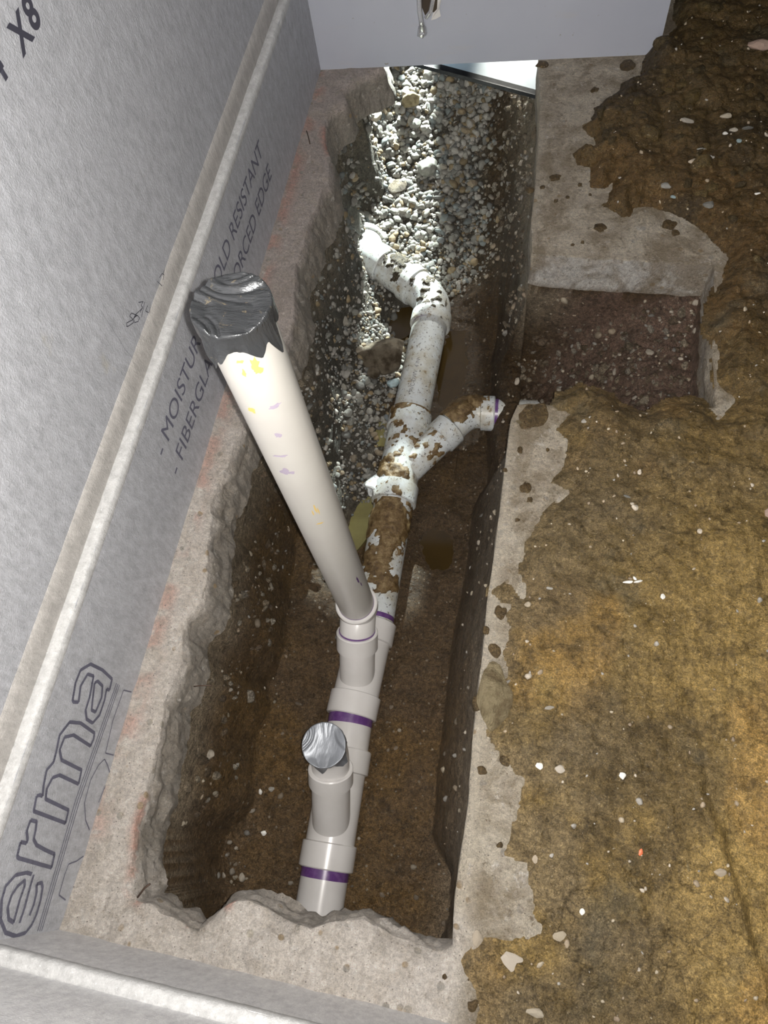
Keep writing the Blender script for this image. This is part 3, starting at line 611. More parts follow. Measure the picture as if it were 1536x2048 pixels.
# grit standing out of the clay
g4 = region(520, lambda x, y, q: (sdist(x, y, np.array(mud)) > .01)*(.25+.6*ss(-.1, .3, fbm(q, 5, 2, 91))), 0, .75, -.2, 2.4)
z4 = np.array([mudz(a, b) for a, b in g4]); s4 = np.clip(np.exp(rng.normal(math.log(.0032), .45, len(g4))), .0012, .010)
bundle('grit', np.column_stack([g4, z4]), s4, (pal2*1.3)[rng.integers(0, 5, len(g4))], M['gravel_col'], 'tiny pale stone chips scattered through the ochre clay', 'grit')

# the larger gravel stones, each its own object
def put_stone(name, loc, s, m, label, cat='stone', group=None, rot=None, proto=None):
    me = protos[proto if proto is not None else random.randrange(len(protos))][0]
    key = me.name+m.name
    mm = bpy.data.meshes.get(key)
    if not mm: mm = me.copy(); mm.name = key; mm.materials.clear(); mm.materials.append(m)
    o = bpy.data.objects.new(name, mm); COL.objects.link(o); o.location = loc
    o.scale = s if isinstance(s, tuple) else (s, s, s); o.rotation_euler = rot or (random.uniform(-.5, .5), random.uniform(-.5, .5), random.uniform(0, 6.28))
    return tag(o, label, cat, group)
gs = region(285, dens, -.68, .0, .85, 2.5)
order = np.argsort(gs[:, 1])
for x, y in gs[order]:
    s = random.uniform(.010, .017)*(1+.35*float(ss(1.7, 2.3, y))); z = float(gz(x, y))
    lab, grp = ('angular stone in the loose gravel bank under the white far wall', 'gravel stones in the far bank') if y > 1.8 else ('angular stone in the gravel lying left of the drain pipe', 'gravel stones left of the pipe')
    put_stone('gravel_stone', (x, y, z+s*.35), s, M['gravel'], lab, 'stone', grp)
for me, _ in protos:
    pass

def rock(name, loc, size, seed, m, label, rot=0, sub=4, jag=.3, cat='rock'):
    me, _ = rock_mesh(name, seed, sub, jag, size); o = link(name, me, m, None, True); o.location = loc; o.rotation_euler = (.1, -.15, rot); return tag(o, label, cat)
p = P(770, 700, -.46); rock('broken_rock', (p.x-.01, p.y, -.485), (.080, .066, .055), 11, M['boulder'], 'large brown flat-sided rock left of the upper pipe in the trench', .3, 4, .25)
p = P(738, 735, -.48); rock('broken_rock', (p.x-.03, p.y+.045, -.49), (.034, .026, .026), 14, M['pebble'], 'pale pointed rock leaning on the left side of the large brown rock', 1.0, 3)
p = P(785, 765, -.5); rock('blue_stone', (p.x, p.y, -.50), (.022, .015, .012), 16, M['blue_rock'], 'pale blue stone beside the upper pipe just below the large rock', .2, 3, .3, 'stone')
p = P(748, 745, -.49); rock('round_stone', (p.x, p.y, -.49), (.022, .02, .018), 18, M['boulder'], 'rounded brown stone just in front of the large rock', .2, 3, .15, 'stone')
p = P(792, 345, -.40); rock('flat_stone', (p.x, p.y, float(gz(p.x, p.y))+.02), (.034, .028, .008), 22, M['boulder'], 'flat tan slab-shaped stone standing in the middle of the gravel slope', .9, 3, .2, 'stone')
p = P(820, 188, -.30); rock('brown_rock', (p.x, p.y, float(gz(p.x, p.y))+.02), (.035, .03, .03), 23, M['mortar'], 'orange-brown rock near the top of the gravel slope', .9, 4, .3)
p = P(752, 275, -.38); rock('pale_rock', (p.x, p.y, float(gz(p.x, p.y))+.015), (.032, .024, .02), 24, M['pebble'], 'pale angular rock left of centre on the gravel slope', .4, 3, .3)
p = P(855, 312, -.38); rock('grey_rock', (p.x, p.y, float(gz(p.x, p.y))+.02), (.040, .034, .026), 25, M['gravel'], 'large grey rounded rock right of centre on the gravel slope', .4, 4, .25)
p = P(560, 720, -.44)
# stones lying on or in the clay
for px, py, s, m, lab in [(1503, 137, (.030, .026, .020), 'pink_rock', 'large pinkish rock lying on the clay at the top right'),
        (1362, 285, (.020, .012, .008), 'pebble', 'oblong cream pebble on the clay below the top right lumps'),
        (1378, 357, (.017, .009, .008), 'pebble', 'narrow white-tan pebble pointing right on the upper clay'),
        (1408, 348, (.010, .008, .007), 'white_chip', 'small round white pebble on the upper clay'),
        (1392, 332, (.012, .004, .005), 'pebble', 'thin sliver of stone above the round white pebble'),
        (1326, 393, (.015, .014, .010), 'pebble', 'round buff pebble at the edge of the upper clay'),
        (1342, 410, (.009, .006, .006), 'blue_rock', 'small bluish pebble below the round buff pebble'),
        (1440, 268, (.015, .011, .010), 'pebble', 'light brown pebble in the stony patch near the right edge'),
        (1456, 293, (.012, .010, .010), 'pebble', 'pinkish pebble below the light brown one in the stony patch'),
        (1480, 297, (.014, .006, .008), 'gravel', 'grey oblong pebble in the stony patch near the right edge'),
        (1437, 305, (.008, .007, .006), 'white_chip', 'small cream pebble left of the stony patch'),
        (1462, 325, (.009, .008, .008), 'blue_rock', 'blue-grey pebble at the foot of the stony patch'),
        (1500, 419, (.010, .004, .004), 'white_chip', 'short white stick-shaped chip on the clay near the right edge'),
        (1410, 430, (.015, .015, .010), 'gravel', 'grey flat stone above the notch corner'),
        (1250, 1000, (.008, .005, .004), 'gravel', 'dark stone chip in the middle of the clay'),
        (1098, 1182, (.008, .005, .005), 'pebble', 'tan stone chip on the left of the clay field'),
        (1320, 1200, (.005, .010, .005), 'white_chip', 'narrow white chip standing in the clay right of centre'),
        (1241, 1554, (.006, .006, .005), 'white_chip', 'small round white stone on the lower clay'),
        (1162, 1823, (.005, .008, .004), 'white_chip', 'small white stone near the foot of the clay field'),
        (1078, 1535, (.008, .006, .004), 'white_chip', 'cream chip at the left edge of the lower clay'),
        (1116, 1541, (.009, .009, .005), 'pebble', 'pale crumb of concrete beside the cream chip on the lower clay'),
        (1095, 1420, (.010, .006, .005), 'pebble', 'oblong buff stone pressed into the clay left of centre'),
        (1070, 1718, (.007, .012, .005), 'pebble', 'upright cream stone beside the bare concrete patch'),
        (1025, 1923, (.020, .013, .006), 'pebble', 'flat tan stone near the bottom of the clay'),
        (1118, 1872, (.012, .013, .006), 'pebble', 'cream stone right of the pale bare patch near the bottom'),
        (955, 1875, (.010, .020, .006), 'pebble', 'tan stone by the slab edge near the bottom'),
        (1070, 2018, (.015, .008, .006), 'pebble', 'pinkish stone at the very bottom of the clay'),
        (1430, 1745, (.012, .009, .006), 'pebble', 'white-grey stone beside the long clay ridge'),
        (1531, 1035, (.012, .016, .012), 'pink_rock', 'pink stone cut by the right edge of the view'),
        (1478, 797, (.004, .004, .003), 'white_chip', 'tiny white chip right of the notch'),
        (1528, 553, (.008, .004, .004), 'white_chip', 'white flake near the right edge beside the notch'),
        (1040, 845, (.010, .008, .004), 'mortar', 'brown lump on the corner of the bare slab')]:
    p = P(px, py); z = mudz(p.x, p.y); put_stone('stone' if 'chip' not in m else 'chip', (p.x, p.y, z+s[2]*.35), s, M[m], lab, 'stone', None, (random.uniform(-.15, .15), random.uniform(-.15, .15), random.uniform(-.3, .3)))
p = P(988, 1395); rock('mortar_lump', (p.x, p.y, .014), (.038, .054, .026), 33, M['mortar'], 'rounded lump of tan mortar sitting on the right edge of the trench', .1, 5, .45, 'mortar')
for px, py, r_, a, l in [(1255, 1168, .011, .2, 'long'), (1266, 1163, .006, -.9, 'short'), (1272, 1170, .009, .35, 'lower')]:
    p = P(px, py); o = put_stone('caulk_scrap', (p.x, p.y, mudz(p.x, p.y)+.003), (r_, .0042, .004), M['white_chip'], 'white twisted %s scrap on the open clay' % l, 'scrap', None, (0, 0, a))
p = P(1277, 1704); put_stone('orange_chip', (p.x, p.y, mudz(p.x, p.y)+.002), (.004, .009, .003), M['orange_chip'], 'small orange painted chip on the lower clay', 'chip', None, (0, 0, -.2))
for px, py, z, lab in [(525, 1585, -.55, 'bright white pebble on the dark trench bottom left of the capped stub'), (545, 1580, -.55, 'grey triangular pebble on the trench bottom beside the capped stub')]:
    p = P(px, py, z); put_stone('pebble', (p.x, p.y, float(gz(p.x, p.y))+.004), .008, M['white_chip' if 'white' in lab else 'pebble'], lab)
p = P(530, 1667, -.55); put_stone('pebble', (p.x, p.y, float(gz(p.x, p.y))+.004), .007, M['white_chip'], 'round white pebble alone on the brown trench bottom, lowest of the pale ones')

# ------------------------------------------------------------------ puddles
def puddle(cx, cy, rx, ry, z, m, label, seed, ang=0):
    z = float(np.percentile(gz(cx+np.linspace(-1, 1, 9)[:, None]*rx*.8, cy+np.linspace(-1, 1, 9)[None]*ry*.8), 60))
    n = 60; v = [(cx, cy, z)]; f = []
    for k in range(n):
        a = 2*math.pi*k/n; r = 1+.22*float(vn(np.array([[math.cos(a)*1.3+seed, math.sin(a)*1.3, seed]]))[0])
        x = math.cos(a)*rx*r; y = math.sin(a)*ry*r; v.append((cx+x*math.cos(ang)-y*math.sin(ang), cy+x*math.sin(ang)+y*math.cos(ang), z))
    for k in range(n): v.append((v[k+1][0], v[k+1][1], z-.03))
    f = [(0, 1+k, 1+(k+1) % n) for k in range(n)]+[(1+k, 1+n+k, 1+n+(k+1) % n, 1+(k+1) % n) for k in range(n)]
    return tag(mesh('puddle', v, f, m, None, False), label, 'puddle', None, 'stuff')
puddle(-.165, .80, .058, .085, -.556, M['puddle'], 'small round puddle of brown water right of the muddy pipe', 2)
puddle(-.42, .85, .05, .13, -.552, M['puddle_green'], 'murky olive puddle between the riser and the muddy pipe', 5, -.2)
puddle(-.195, 1.42, .06, .19, -.552, M['puddle'], 'dark brown puddle right of the upper pipe', 8)
puddle(-.375, 1.18, .035, .06, -.545, M['puddle_green'], 'small olive puddle against the left of the muddy tee', 11)
puddle(-.40, 1.62, .075, .08, -.556, M['puddle'], 'dark puddle left of the elbow at the far end', 14)

# ------------------------------------------------------------------ drain pipe
Rm, Rh, Rb = .0572, .0665, .0600          # four-inch pipe, hub, fitting body
r3, h3, b3 = .0445, .0530, .0460          # three-inch
def frames(pts):
    pts = [Vector(p) for p in pts]; T = []
    for i in range(len(pts)):
        a = pts[max(i-1, 0)]; b = pts[min(i+1, len(pts)-1)]; T.append((b-a).normalized())
    ref = Vector((0, 0, 1)) if abs(T[0].z) < .9 else Vector((0, 1, 0)); nrm = (ref-T[0]*ref.dot(T[0])).normalized(); out = []
    for p, t in zip(pts, T):
        nrm = (nrm-t*nrm.dot(t)).normalized(); out.append((p, nrm, t.cross(nrm)))
    return out
def tube_vf(pts, radii, seg=48, b0=0, closed_ends=False):
    v = []; f = []; fr = frames(pts)
    for (p, a, b), r in zip(fr, radii):
        for k in range(seg): t = 2*math.pi*k/seg; v.append(p+a*(r*math.cos(t))+b*(r*math.sin(t)))
    for i in range(len(fr)-1):
        for k in range(seg): f.append((b0+i*seg+k, b0+i*seg+(k+1) % seg, b0+(i+1)*seg+(k+1) % seg, b0+(i+1)*seg+k))
    if closed_ends:
        f.append(tuple(b0+k for k in range(seg))[::-1]); f.append(tuple(b0+(len(fr)-1)*seg+k for k in range(seg)))
    return v, f
def profile(p0, p1, prof):                # prof: (distance along, radius) with sharp steps kept crisp by doubled rings
    p0 = Vector(p0); d = (Vector(p1)-p0).normalized(); pts = []; rad = []
    for i, (s, r) in enumerate(prof): pts.append(p0+d*(s+i*1e-5)); rad.append(r)
    return pts, rad
def straight_tube_vf(p0, p1, prof, seg=64, b0=0):
    p0 = Vector(p0); d = (Vector(p1)-p0).normalized(); ref = Vector((0, 0, 1)) if abs(d.z) < .9 else Vector((0, 1, 0))
    a = (ref-d*ref.dot(d)).normalized(); b = d.cross(a); v = []; f = []
    for s, r in prof:
        for k in range(seg): t = 2*math.pi*k/seg; v.append(p0+d*s+a*(r*math.cos(t))+b*(r*math.sin(t)))
    for i in range(len(prof)-1):
        for k in range(seg): f.append((b0+i*seg+k, b0+i*seg+(k+1) % seg, b0+(i+1)*seg+(k+1) % seg, b0+(i+1)*seg+k))
    return v, f
def pobj(name, vfs, m, parent, label=None):
    V_ = []; F_ = []
    for v, f in vfs:
        b = len(V_); V_ += v; F_ += [tuple(i+b for i in x) for x in f]
    o = mesh(name, V_, F_, m, parent, True)
    o.data.set_sharp_from_angle(angle=math.radians(35))
    if label: o['label'] = label
    return o
root = empty('drain_pipe', (-.333, .3, -.557)); tag(root, 'white plastic drain line along the trench bottom with tape-capped upright pipes', 'pipe')
def pipe(name, a, b, r, m, **k): 
    L = (Vector(b)-Vector(a)).length; return pobj(name, [straight_tube_vf(a, b, [(0, r*.9), (0, r), (L, r), (L, r*.9)])], m, root, **k)
def hubprof(s0, s1, rb, rh, rp, first=False, last=False):
    e = .0025
    if first: return [(s0, rp), (s0, rh-e), (s0+e, rh), (s1-.001, rh), (s1+.0015, rb)]
    return [(s0-.001, rb), (s0+.0015, rh), (s1-e, rh), (s1, rh-e), (s1, rp)]
ZP = -.5
a0 = (-.333, -.50, ZP+.002); a1 = (-.333, -.07, ZP)
pipe('main_pipe', a0, a1, Rm, M['pvc'])
def ring(at, d, s0, s1, r, m=None, name='primer_ring', wav=.0): 
    at = Vector(at); d = Vector(d).normalized(); return pobj(name, [straight_tube_vf(at+d*s0, at+d*(s0+1), [(0, r*.98), (0, r+.0006), (s1-s0, r+.0006), (s1-s0, r*.98)])], m or M['primer'], root)
Yd = Vector((0, 1, 0))
ring(a1, Yd, -.026, -.004, Rm)
def wye(name, A, B, hub=.058, br_at=.10, bdir=(0, .7071, .7071), blen=.17, bhub=.042, m=None, rb3=True, label=None, bm=None):
    A = Vector(A); B = Vector(B); L = (B-A).length; d = (B-A).normalized()
    pr = hubprof(0, hub, Rb, Rh, Rm-.001, first=True)+hubprof(L-hub, L, Rb, Rh, Rm-.001)
    v1 = straight_tube_vf(A, B, pr)
    bd_ = Vector(bdir).normalized(); o = A+d*br_at
    rB, rH, rP = (b3, h3, r3-.001)
    v2 = straight_tube_vf(o, o+bd_, [(0, rB)]+[(blen*.3, rB)]+hubprof(blen-bhub, blen, rB, rH, rP), seg=56)
    return pobj(name, [v1, v2], m or M['pvc'], root, label), o+bd_*blen, bd_
# lowest wye and its short capped stub
w1, e1, bd1 = wye('wye_fitting', (-.333, -.075, ZP), (-.331, .205, ZP), br_at=.077, bdir=(-.01, .69, .72), blen=.205)
cap_c = P(648, 1490, -.235); upd = Vector((.03, -.02, 1)).normalized(); kn = e1+bd1*.012; sb0 = cap_c-upd*.05
pts_ = [e1-bd1*.03]+[(e1-bd1*.01)*(1-t)**3+(e1+bd1*.03)*3*t*(1-t)**2+(sb0-upd*.03)*3*t*t*(1-t)+sb0*t**3 for t in [i/10 for i in range(11)]]+[cap_c]
sb1 = cap_c; bds = upd
stub = pobj('stub_pipe', [tube_vf(pts_, [r3]*len(pts_), 56)], M['pvc'], root, 'short upright pipe closed with silver tape')
pipe('main_pipe', (-.331, .19, ZP), (-.331, .30, ZP), Rm, M['pvc']); ring((-.331, .29, ZP), Yd, -.026, -.002, Rm)
# second wye, elbow and tall riser
w2, e2, bd2 = wye('wye_fitting', (-.331, .286, ZP), (-.314, .545, ZP), br_at=.075, bdir=(-.01, .66, .75), blen=.178, bhub=.050)
def elbow(name, p, d0, p2, d1, r, rh, rp, hubA, hubB, m, label=None, seg=16):
    """bend from p (direction d0) to p2 (direction d1) with a socket at either end"""
    p = Vector(p); p2 = Vector(p2); d0 = Vector(d0).normalized(); d1 = Vector(d1).normalized(); L = (p2-p).length*.38
    c = [p, p+d0*L, p2-d1*L, p2]; pts = []
    for i in range(seg+1):
        t = i/seg; pts.append(c[0]*(1-t)**3+c[1]*3*t*(1-t)**2+c[2]*3*t*t*(1-t)+c[3]*t**3)
    vf = [tube_vf(pts, [r]*(seg+1), 56)]
    if hubA: vf.append(straight_tube_vf(p-d0*hubA, p, hubprof(0, hubA, r, rh, rp, first=True), 56))
    if hubB: vf.append(straight_tube_vf(p2, p2+d1, [(0, r)]+hubprof(.004, hubB, r, rh, rp), 56))
    return pobj(name, vf, m, root, label)
rt = Vector((-.3317, .5450, .785)); rbm = Vector((-.3310, .533, -.322)); rd = (rt-rbm).normalized()
elbow('elbow_fitting', e2-bd2*.01, bd2, rbm-rd*.012, rd, r3+.001, .0530, r3, 0, .028, M['pvc'])
riser = pobj('riser_pipe', [straight_tube_vf(rbm-rd*.01, rt, [(0, r3), ((rt-rbm).length+.01, r3)])], M['pvc_riser'], root, 'tall upright pipe with a dark tape cap on top')
ring(e2, bd2, .0, .004, r3+.0012)
ring(rbm+rd*.014, rd, .004, .007, r3)
# muddy run to the third wye
pipe('main_pipe', (-.314, .53, ZP), (-.307, .93, ZP), Rm, M['pvc_dirty'], label='mud-covered length of main pipe'); ring((-.314, .545, ZP), Yd, .003, .016, Rm)
w3, e3, bd3 = wye('wye_fitting', (-.308, .905, ZP), (-.297, 1.215, ZP), br_at=.085, bdir=(.60, .74, .10), blen=.225, bhub=.05, m=M['pvc_dirty'], label='mud-spattered wye with a side branch')
e3x = Vector((-.085, 1.223, -.478))
elbow('elbow_fitting', e3+bd3*.002, bd3, e3x, (1, .03, .02), b3, h3, r3, 0, .045, M['pvc_dirty'], 'muddy elbow turning the side branch towards the slab')
pobj('side_pipe', [straight_tube_vf(e3x+Vector((.03, 0, 0)), e3x+Vector((1, .03, .02)), [(0, r3), (.20, r3), (.20, r3-.004), (.02, r3-.004)])], M['pvc_dirty'], root)
ring(e3x+Vector((.045, .001, .001)), (1, .03, .02), .001, .010, r3)
pipe('main_pipe', (-.297, 1.20, ZP), (-.279, 1.575, ZP), Rm, M['pvc_dirty'], label='upper length of main pipe with faint printing along it')
ring((-.2795, 1.565, ZP), Yd, -.010, .0, Rm)
elbow('elbow_fitting', (-.277, 1.60, ZP), (.05, 1, 0), (-.342, 1.715, ZP), (-.80, .60, 0), Rb, Rh, Rm, .045, .045, M['pvc_dirty'], 'elbow with mud along its top')
pipe('main_pipe', (-.34, 1.712, ZP), (-.485, 1.815, ZP), Rm, M['pvc_dirty'])
elbow('elbow_fitting', (-.492, 1.820, ZP), (-.80, .60, 0), (-.555, 1.92, ZP-.015), (-.2, 1, -.1), Rb, Rh, Rm, .040, .03, M['pvc_dirty'], 'furthest elbow half buried in gravel')
# pipe printing
def pipe_text(body, a, b, r, size, m):
    a = Vector(a); b = Vector(b); d = (b-a).normalized(); c = bpy.data.curves.new('t', 'FONT'); c.body = body; c.size = size
    t = bpy.data.objects.new('t', c); COL.objects.link(t); bpy.context.view_layer.update(); me = bpy.data.meshes.new_from_object(t.evaluated_get(bpy.context.evaluated_depsgraph_get())); bpy.data.objects.remove(t)
    upv = Vector((0.12, -.1, 1)); upv = (upv-d*upv.dot(d)).normalized(); s = upv.cross(d)
    for v in me.vertices:
        th = v.co.y/r; v.co = a+d*v.co.x+(upv*math.cos(th)+s*math.sin(th))*(r+.0005)
    me.materials.clear(); return link('pipe_printing', me, m, root, False)
pipe_text('PVC-DWV  4 IN', (-.300, 1.26, ZP), (-.283, 1.54, ZP), Rm, .018, M['ink_faint'])
# stains on the riser
def patch(name, base, d, r, items, m, parent, th=.0009):
    base = Vector(base); d = d.normalized(); ref = Vector((0, 1, 0)); a = (ref-d*ref.dot(d)).normalized(); b = d.cross(a); V_ = []; F_ = []
    for (s, ang, rs, ra, sd_) in items:
        i0 = len(V_); n = 18; V_.append(base+d*s+(a*math.cos(ang)+b*math.sin(ang))*(r+th))
        for k in range(n):
            t = 2*math.pi*k/n; q_ = 1+.55*float(vn(np.array([[math.cos(t)*2+sd_, math.sin(t)*2, sd_]]))[0]); s_ = s+rs*q_*math.sin(t); an = ang+ra*q_*math.cos(t)/r
            V_.append(base+d*s_+(a*math.cos(an)+b*math.sin(an))*(r+th*.8))
        F_ += [(i0, i0+1+k, i0+1+(k+1) % n) for k in range(n)]
    return mesh(name, V_, F_, m, parent, False)
def riser_at(px, py):
    """height along the riser and angle round it of a photo point"""
    C = np.array([0, 0, H]); r = RC@np.array([px-768, py-1024, F]); b = np.array(rbm); d = np.array(rd); oc = C-b
    rp = r-d*(r@d); op = oc-d*(oc@d); A_ = rp@rp; B_ = 2*rp@op; C_ = op@op-r3*r3; D_ = B_*B_-4*A_*C_
    t = (-B_-math.sqrt(max(D_, 0)))/(2*A_); p = C+r*t-b; s = p@d; ref = np.array([0, 1, 0]); a = ref-d*(ref@d); a /= np.linalg.norm(a); bb = np.cross(d, a); return s, math.atan2(p@bb, p@a)
def stains(lst, m):
    items = []
    for k, (px, py, rs, ra) in enumerate(lst):
        s, an = riser_at(px, py); patch('stain', rbm, rd, r3, [(s, an, rs, ra, k*2.3+len(lst))], m, riser)
stains([(508, 727, .012, .006), (516, 740, .007, .005), (480, 723, .003, .005), (488, 745, .006, .0025), (504, 820, .006, .005)], M['stain_yellow'])
stains([(548, 812, .004, .010), (556, 870, .006, .004), (560, 912, .003, .012), (570, 942, .008, .008), (582, 945, .004, .006)], M['stain_purple'])
stains([(715, 1160, .018, .0022), (722, 1168, .013, .0014)], M['primer'])
stains([(631, 1018, .018, .0014), (636, 1020, .014, .0010), (626, 1026, .010, .001), (640, 1046, .002, .007)], M['stain_yellow'])

# duct tape caps
def tape(name, base, d, r, m, parent, seed, skirt, nr=34, na=160, cre=.0035, cdir=0.0, label=None, flaps=()):
    base = Vector(base); d = d.normalized(); ref = Vector((0, 1, 0)); a = (ref-d*ref.dot(d)).normalized(); b = d.cross(a); V_ = []; R_o = r+.0035
    ca, sa = math.cos(cdir), math.sin(cdir)
    rows = nr+16
    P3 = np.array([[math.cos(2*math.pi*k/na), math.sin(2*math.pi*k/na), seed] for k in range(na)])
    sk = skirt*(1+.55*fbm(P3, 1.6, 3, seed)); pleat = fbm(P3, 7, 2, seed+3); lift = np.zeros(na)
    for ang, ln, wd in flaps:
        dd = np.abs((np.arange(na)*2*math.pi/na-ang+math.pi) % (2*math.pi)-math.pi); sk = np.maximum(sk, ln*np.clip(1-dd/wd, 0, 1)**.7+skirt*.3); lift += .008*np.clip(1-dd/wd, 0, 1)
    for i in range(rows):
        for k in range(na):
            t = 2*math.pi*k/na; c_, s_ = math.cos(t), math.sin(t)
            if i < nr:
                rr = R_o*(i/(nr-1)); x = c_*rr; y = s_*rr; u_ = x*ca+y*sa; w_ = -x*sa+y*ca; q_ = np.array([[u_*16, w_*(70+30*math.sin(u_*60)), seed], [x*45, y*45, seed+4]])
                n_ = vn(q_); h_ = cre*(abs(n_[0])*1.3+.35*n_[1])*min(1, .35+rr/R_o)*(1-.6*(i == nr-1)); h_ += .003*(1-(rr/R_o)**2)*-1
                V_.append(base+a*x+b*y+d*h_)
            else:
                e = (i-nr+1)/16; rr = R_o+.0016*pleat[k]*(.4+e)+lift[k]*e**2; V_.append(base+a*c_*rr+b*s_*rr-d*(sk[k]*e))
    F_ = [(i*na+k, i*na+(k+1) % na, (i+1)*na+(k+1) % na, (i+1)*na+k) for i in range(rows-1) for k in range(na)]
    o = mesh(name, V_, F_, m, parent, True)
    if label: o['label'] = label
    return o
tape('tape_cap', rt+rd*.002, rd, r3+.0015, M['duct_tape'], riser, 5, .022, cre=.0062, cdir=1.30, label='dark crumpled duct tape over the top of the riser', flaps=[(1.15+math.pi/2, .050, .35), (2.3+math.pi/2, .035, .5), (-1.9, .055, .30), (3.0, .03, .3)])
tape('tape_cap', sb1+bds*.001, bds, r3+.0015, M['duct_tape_silver'], stub, 9, .012, cre=.0026, cdir=.15, label='silver duct tape over the short stub', flaps=[(math.pi, .040, .35), (math.pi+.9, .03, .3), (-2.0, .03, .3)])

# mud lying on the pipes
def mudshell(name, pts, r, thick, thr, seed, parent, m=None, n_ang=72, upw=.35, side=0.0, win=None, hf=.35, sy=0.0):
    pts = [Vector(p) for p in pts]; res = []; 
    for a, b in zip(pts, pts[1:]):
        n = max(2, int((b-a).length/.004)); res += [a.lerp(b, i/n) for i in range(n)]
    res.append(pts[-1]); fr = frames(res); L = len(fr); V_ = np.zeros((L*n_ang, 3)); C0 = []; D0 = []; SS = []; UP = []
    for i, (p, a, b) in enumerate(fr):
        for k in range(n_ang):
            t = 2*math.pi*k/n_ang; d_ = a*math.cos(t)+b*math.sin(t); C0.append(p[:]); D0.append(d_[:]); UP.append(d_.z+side*d_.x+sy*d_.y); SS.append(i/(L-1))
    C0 = np.array(C0); D0 = np.array(D0); UP = np.array(UP); SS = np.array(SS); Pn = C0+D0*r
    nn = fbm(Pn, 17, 4, seed)*.8*min(1, .6+.35/hf*.4)+hf*fbm(Pn, 70, 3, seed+2)+upw*(UP-.55)
    if win is not None: nn += win(SS)
    t_ = nn-thr; h_ = np.where(t_ > 0, thick*(1-np.exp(-t_*5))*(1+.6*fbm(Pn, 90, 3, seed+8))+.0006, np.maximum(t_*.02, -.002)-.0004)
    V_ = C0+D0*(r+h_)[:, None]
    i = np.arange((L-1)*n_ang); ii = i//n_ang; kk = i % n_ang; g = np.stack([ii*n_ang+kk, ii*n_ang+(kk+1) % n_ang, (ii+1)*n_ang+(kk+1) % n_ang, (ii+1)*n_ang+kk], 1)
    g = g[(t_[g] > -.02).any(1)]
    if not len(g): return
    used, inv = np.unique(g, return_inverse=True); return mesh(name, V_[used], inv.reshape(g.shape), m or M['pipe_mud'], parent, True)
bump_ = lambda c_, w_, a_: (lambda s: a_*np.exp(-((s-c_)/w_)**2)-.10)
mudshell('caked_mud', [(-.313, .56, ZP), (-.307, .90, ZP)], Rm, .005, .14, 3, root, hf=.5, win=lambda s: .38*ss(.05, .25, s)-.22+.2*np.exp(-((s-.9)/.12)**2))
mudshell('caked_mud', [(-.308, .905, ZP), (-.297, 1.215, ZP)], Rb+.002, .006, .10, 8, root, win=lambda s: -.25+.5*np.exp(-((s-.95)/.15)**2)+.35*np.exp(-((s-.08)/.08)**2)+.12)
mudshell('caked_mud', [Vector((-.305, .99, ZP))+bd3*.06, e3], b3+.001, .005, .22, 12, root, sy=.5, side=-.1, hf=.5, win=lambda s: -.06+.2*np.exp(-((s-.3)/.2)**2))
mudshell('caked_mud', [e3, e3+bd3*.04, Vector((-.12, 1.215, -.479)), e3x+Vector((.03, 0, 0))], b3+.003, .010, .16, 14, root, sy=.9, upw=.6, win=lambda s: .0*s+.02)
el = [(-.485, 1.815, ZP), (-.34, 1.712, ZP), (-.30, 1.67, ZP), (-.278, 1.62, ZP), (-.278, 1.57, ZP)]
mudshell('pipe_debris', el, Rb+.001, .007, .27, 27, root, m=M['debris'], upw=.55, side=.45, win=lambda s: -.12+.0*s, hf=.9)

# ------------------------------------------------------------------ broken pipe stub, wires, bar, foam sheet, strap
bp = pobj('broken_pipe', [], M['pvc_dirty'], None) if False else None
A_ = Vector((-.335, 1.0, -.515)); B_ = Vector((-.378, .930, -.488)); dd = (B_-A_).normalized(); refu = Vector((0, 0, 1)); aa = (refu-dd*refu.dot(dd)).normalized(); bb = dd.cross(aa); V_ = []; seg = 40
for rr, dirn in ((.034, 1), (.030, -1)):
    for i in range(10):
        for k in range(seg):
            t = 2*math.pi*k/seg; Lc = (B_-A_).length*(1+.16*math.cos(t+.5)+.06*math.sin(5*t)); s = i/9 if dirn == 1 else 1-i/9; V_.append(A_+dd*(Lc*s)+aa*rr*math.cos(t)+bb*rr*math.sin(t))
F_ = [(i*seg+k, i*seg+(k+1) % seg, (i+1)*seg+(k+1) % seg, (i+1)*seg+k) for i in range(19) for k in range(seg)]
tag(mesh('broken_pipe', V_, F_, M['pvc_dirty'], None, True), 'broken open end of a small white pipe beside the muddy main pipe', 'pipe')
def wire(pts, r, m, name, label, cat='wire'):
    v, f = tube_vf(pts, [r]*len(pts), 8, 0, True); return tag(mesh(name, v, f, m, None, True), label, cat)
wire([P(388, 1373, -.03), P(402, 1372, -.03)+Vector((0, 0, .004)), P(424, 1371, -.025)], .0014, M['rust_wire'], 'rusty_wire', 'short rusty wire sticking out of the left slab edge above the others')
a = P(275, 1795, .003); wire([a, a+Vector((.012, .018, .008)), P(300, 1768, .015)], .0018, M['rust_wire'], 'rusty_wire', 'bent rusty wire standing at the lower left corner of the trench')
wire([P(613, 262, .002), P(617, 275, .006), P(620, 288, .004)], .0015, M['rust_wire'], 'rusty_nail', 'small rusty nail on the slab strip below the far corner', 'nail')
wire([P(516, 1795, -.16), P(524, 1786, -.15), P(530, 1780, -.14)], .0015, M['rust_wire'], 'rusty_wire', 'dark wire tip poking over the crest of the near concrete ledge')
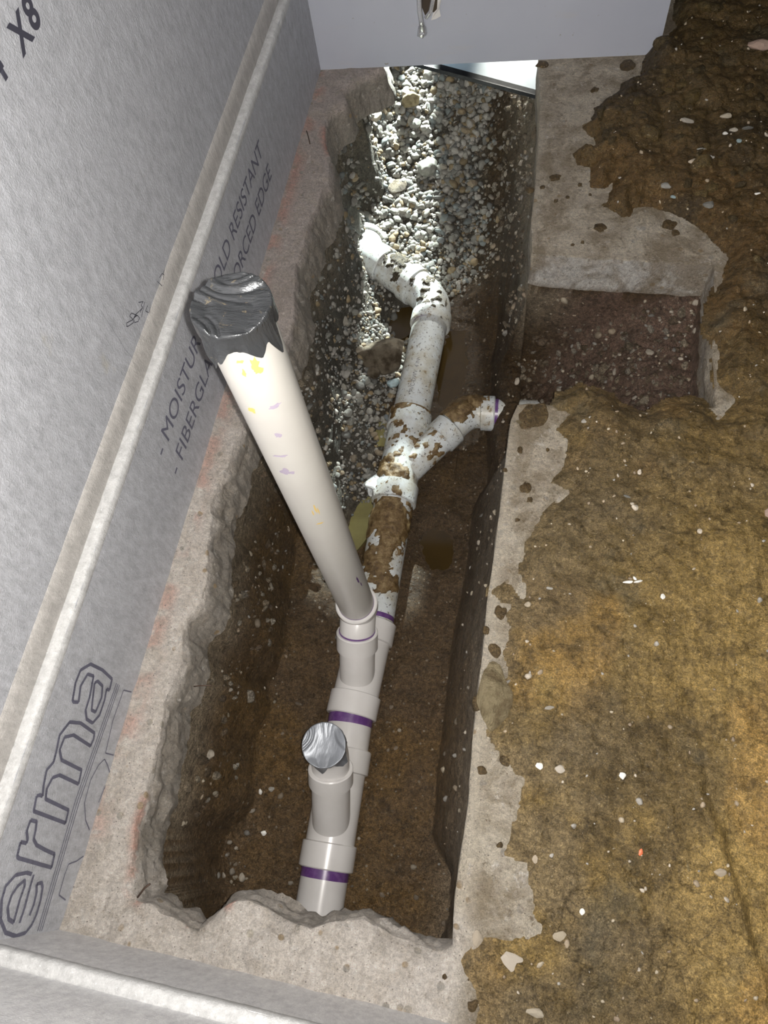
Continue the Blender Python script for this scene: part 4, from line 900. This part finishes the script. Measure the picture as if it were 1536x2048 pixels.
# black edging bar and pale foam sheet under the far wall
ba, bb_ = P(832, 134, -.03), P(1064, 196, -.09); bdv = (bb_-ba).normalized(); bside = Vector((-bdv.y, bdv.x, 0)).normalized(); bup = bside.cross(bdv)*-1
ba = ba-bdv*.05; Lb = (bb_-ba).length+.035
if bup.z < 0: bup = -bup
v, f = [], []
prof = [(0, 0), (.030, .003), (.030, .007), (.005, .005), (.004, .012), (0, .012)]
for s in (0, Lb):
    for (x, z) in prof: v.append(ba+bdv*s+bside*x+bup*z)
n = len(prof); f = [(k, (k+1) % n, n+(k+1) % n, n+k) for k in range(n)]+[tuple(range(n))[::-1], tuple(range(n, 2*n))]
tag(mesh('edging_bar', v, f, M['black_rubber'], None, False), 'black angled edging bar lying across the hole under the far wall', 'bar')
v, f = box_pts(ba+bside*.031+bup*.002-bdv*.02, bdv, bside, -bup, Lb+.015, .16, .020); 
tag(mesh('foam_sheet', v, f, M['white_foam'], None, False), 'pale blue-white foam sheet lit brightly behind the black bar', 'sheet')
# clear plastic strap hanging out of the torn slot
st = empty('plastic_strap', far_pt(846, 0, .01)); tag(st, 'clear plastic strap hanging from the torn slot in the far wall', 'strap')
def strap_part(name, pts, wd, th):
    c = [far_pt(x, y, o_) for x, y, o_ in pts]; v = []; 
    for i, p in enumerate(c):
        t = (c[min(i+1, len(c)-1)]-c[max(i-1, 0)]).normalized(); s = t.cross(FN).normalized(); w_ = wd[i]
        v += [p+s*w_/2, p+s*w_*.2+FN*th, p-s*w_*.2+FN*th, p-s*w_/2, p-s*w_*.2-FN*th*.3, p+s*w_*.2-FN*th*.3]
    f = [(i*6+k, i*6+(k+1) % 6, (i+1)*6+(k+1) % 6, (i+1)*6+k) for i in range(len(c)-1) for k in range(6)]+[(0, 1, 2, 3, 4, 5), tuple(len(v)-6+k for k in range(6))]
    return mesh(name, v, f, M['clear_plastic'], st, True)
strap_part('band', [(840, -40, .006), (839, -10, .012), (840, 15, .016), (843, 35, .016), (845, 48, .014)], [.016, .015, .014, .014, .018], .003)
strap_part('hook_tip', [(845, 46, .013), (845, 58, .015), (844, 66, .013), (846, 70, .010)], [.022, .028, .026, .010], .006)
strap_part('inner_loop', [(866, -40, .004), (866, -5, .010), (862, 16, .014), (852, 30, .015)], [.010, .012, .012, .010], .003)
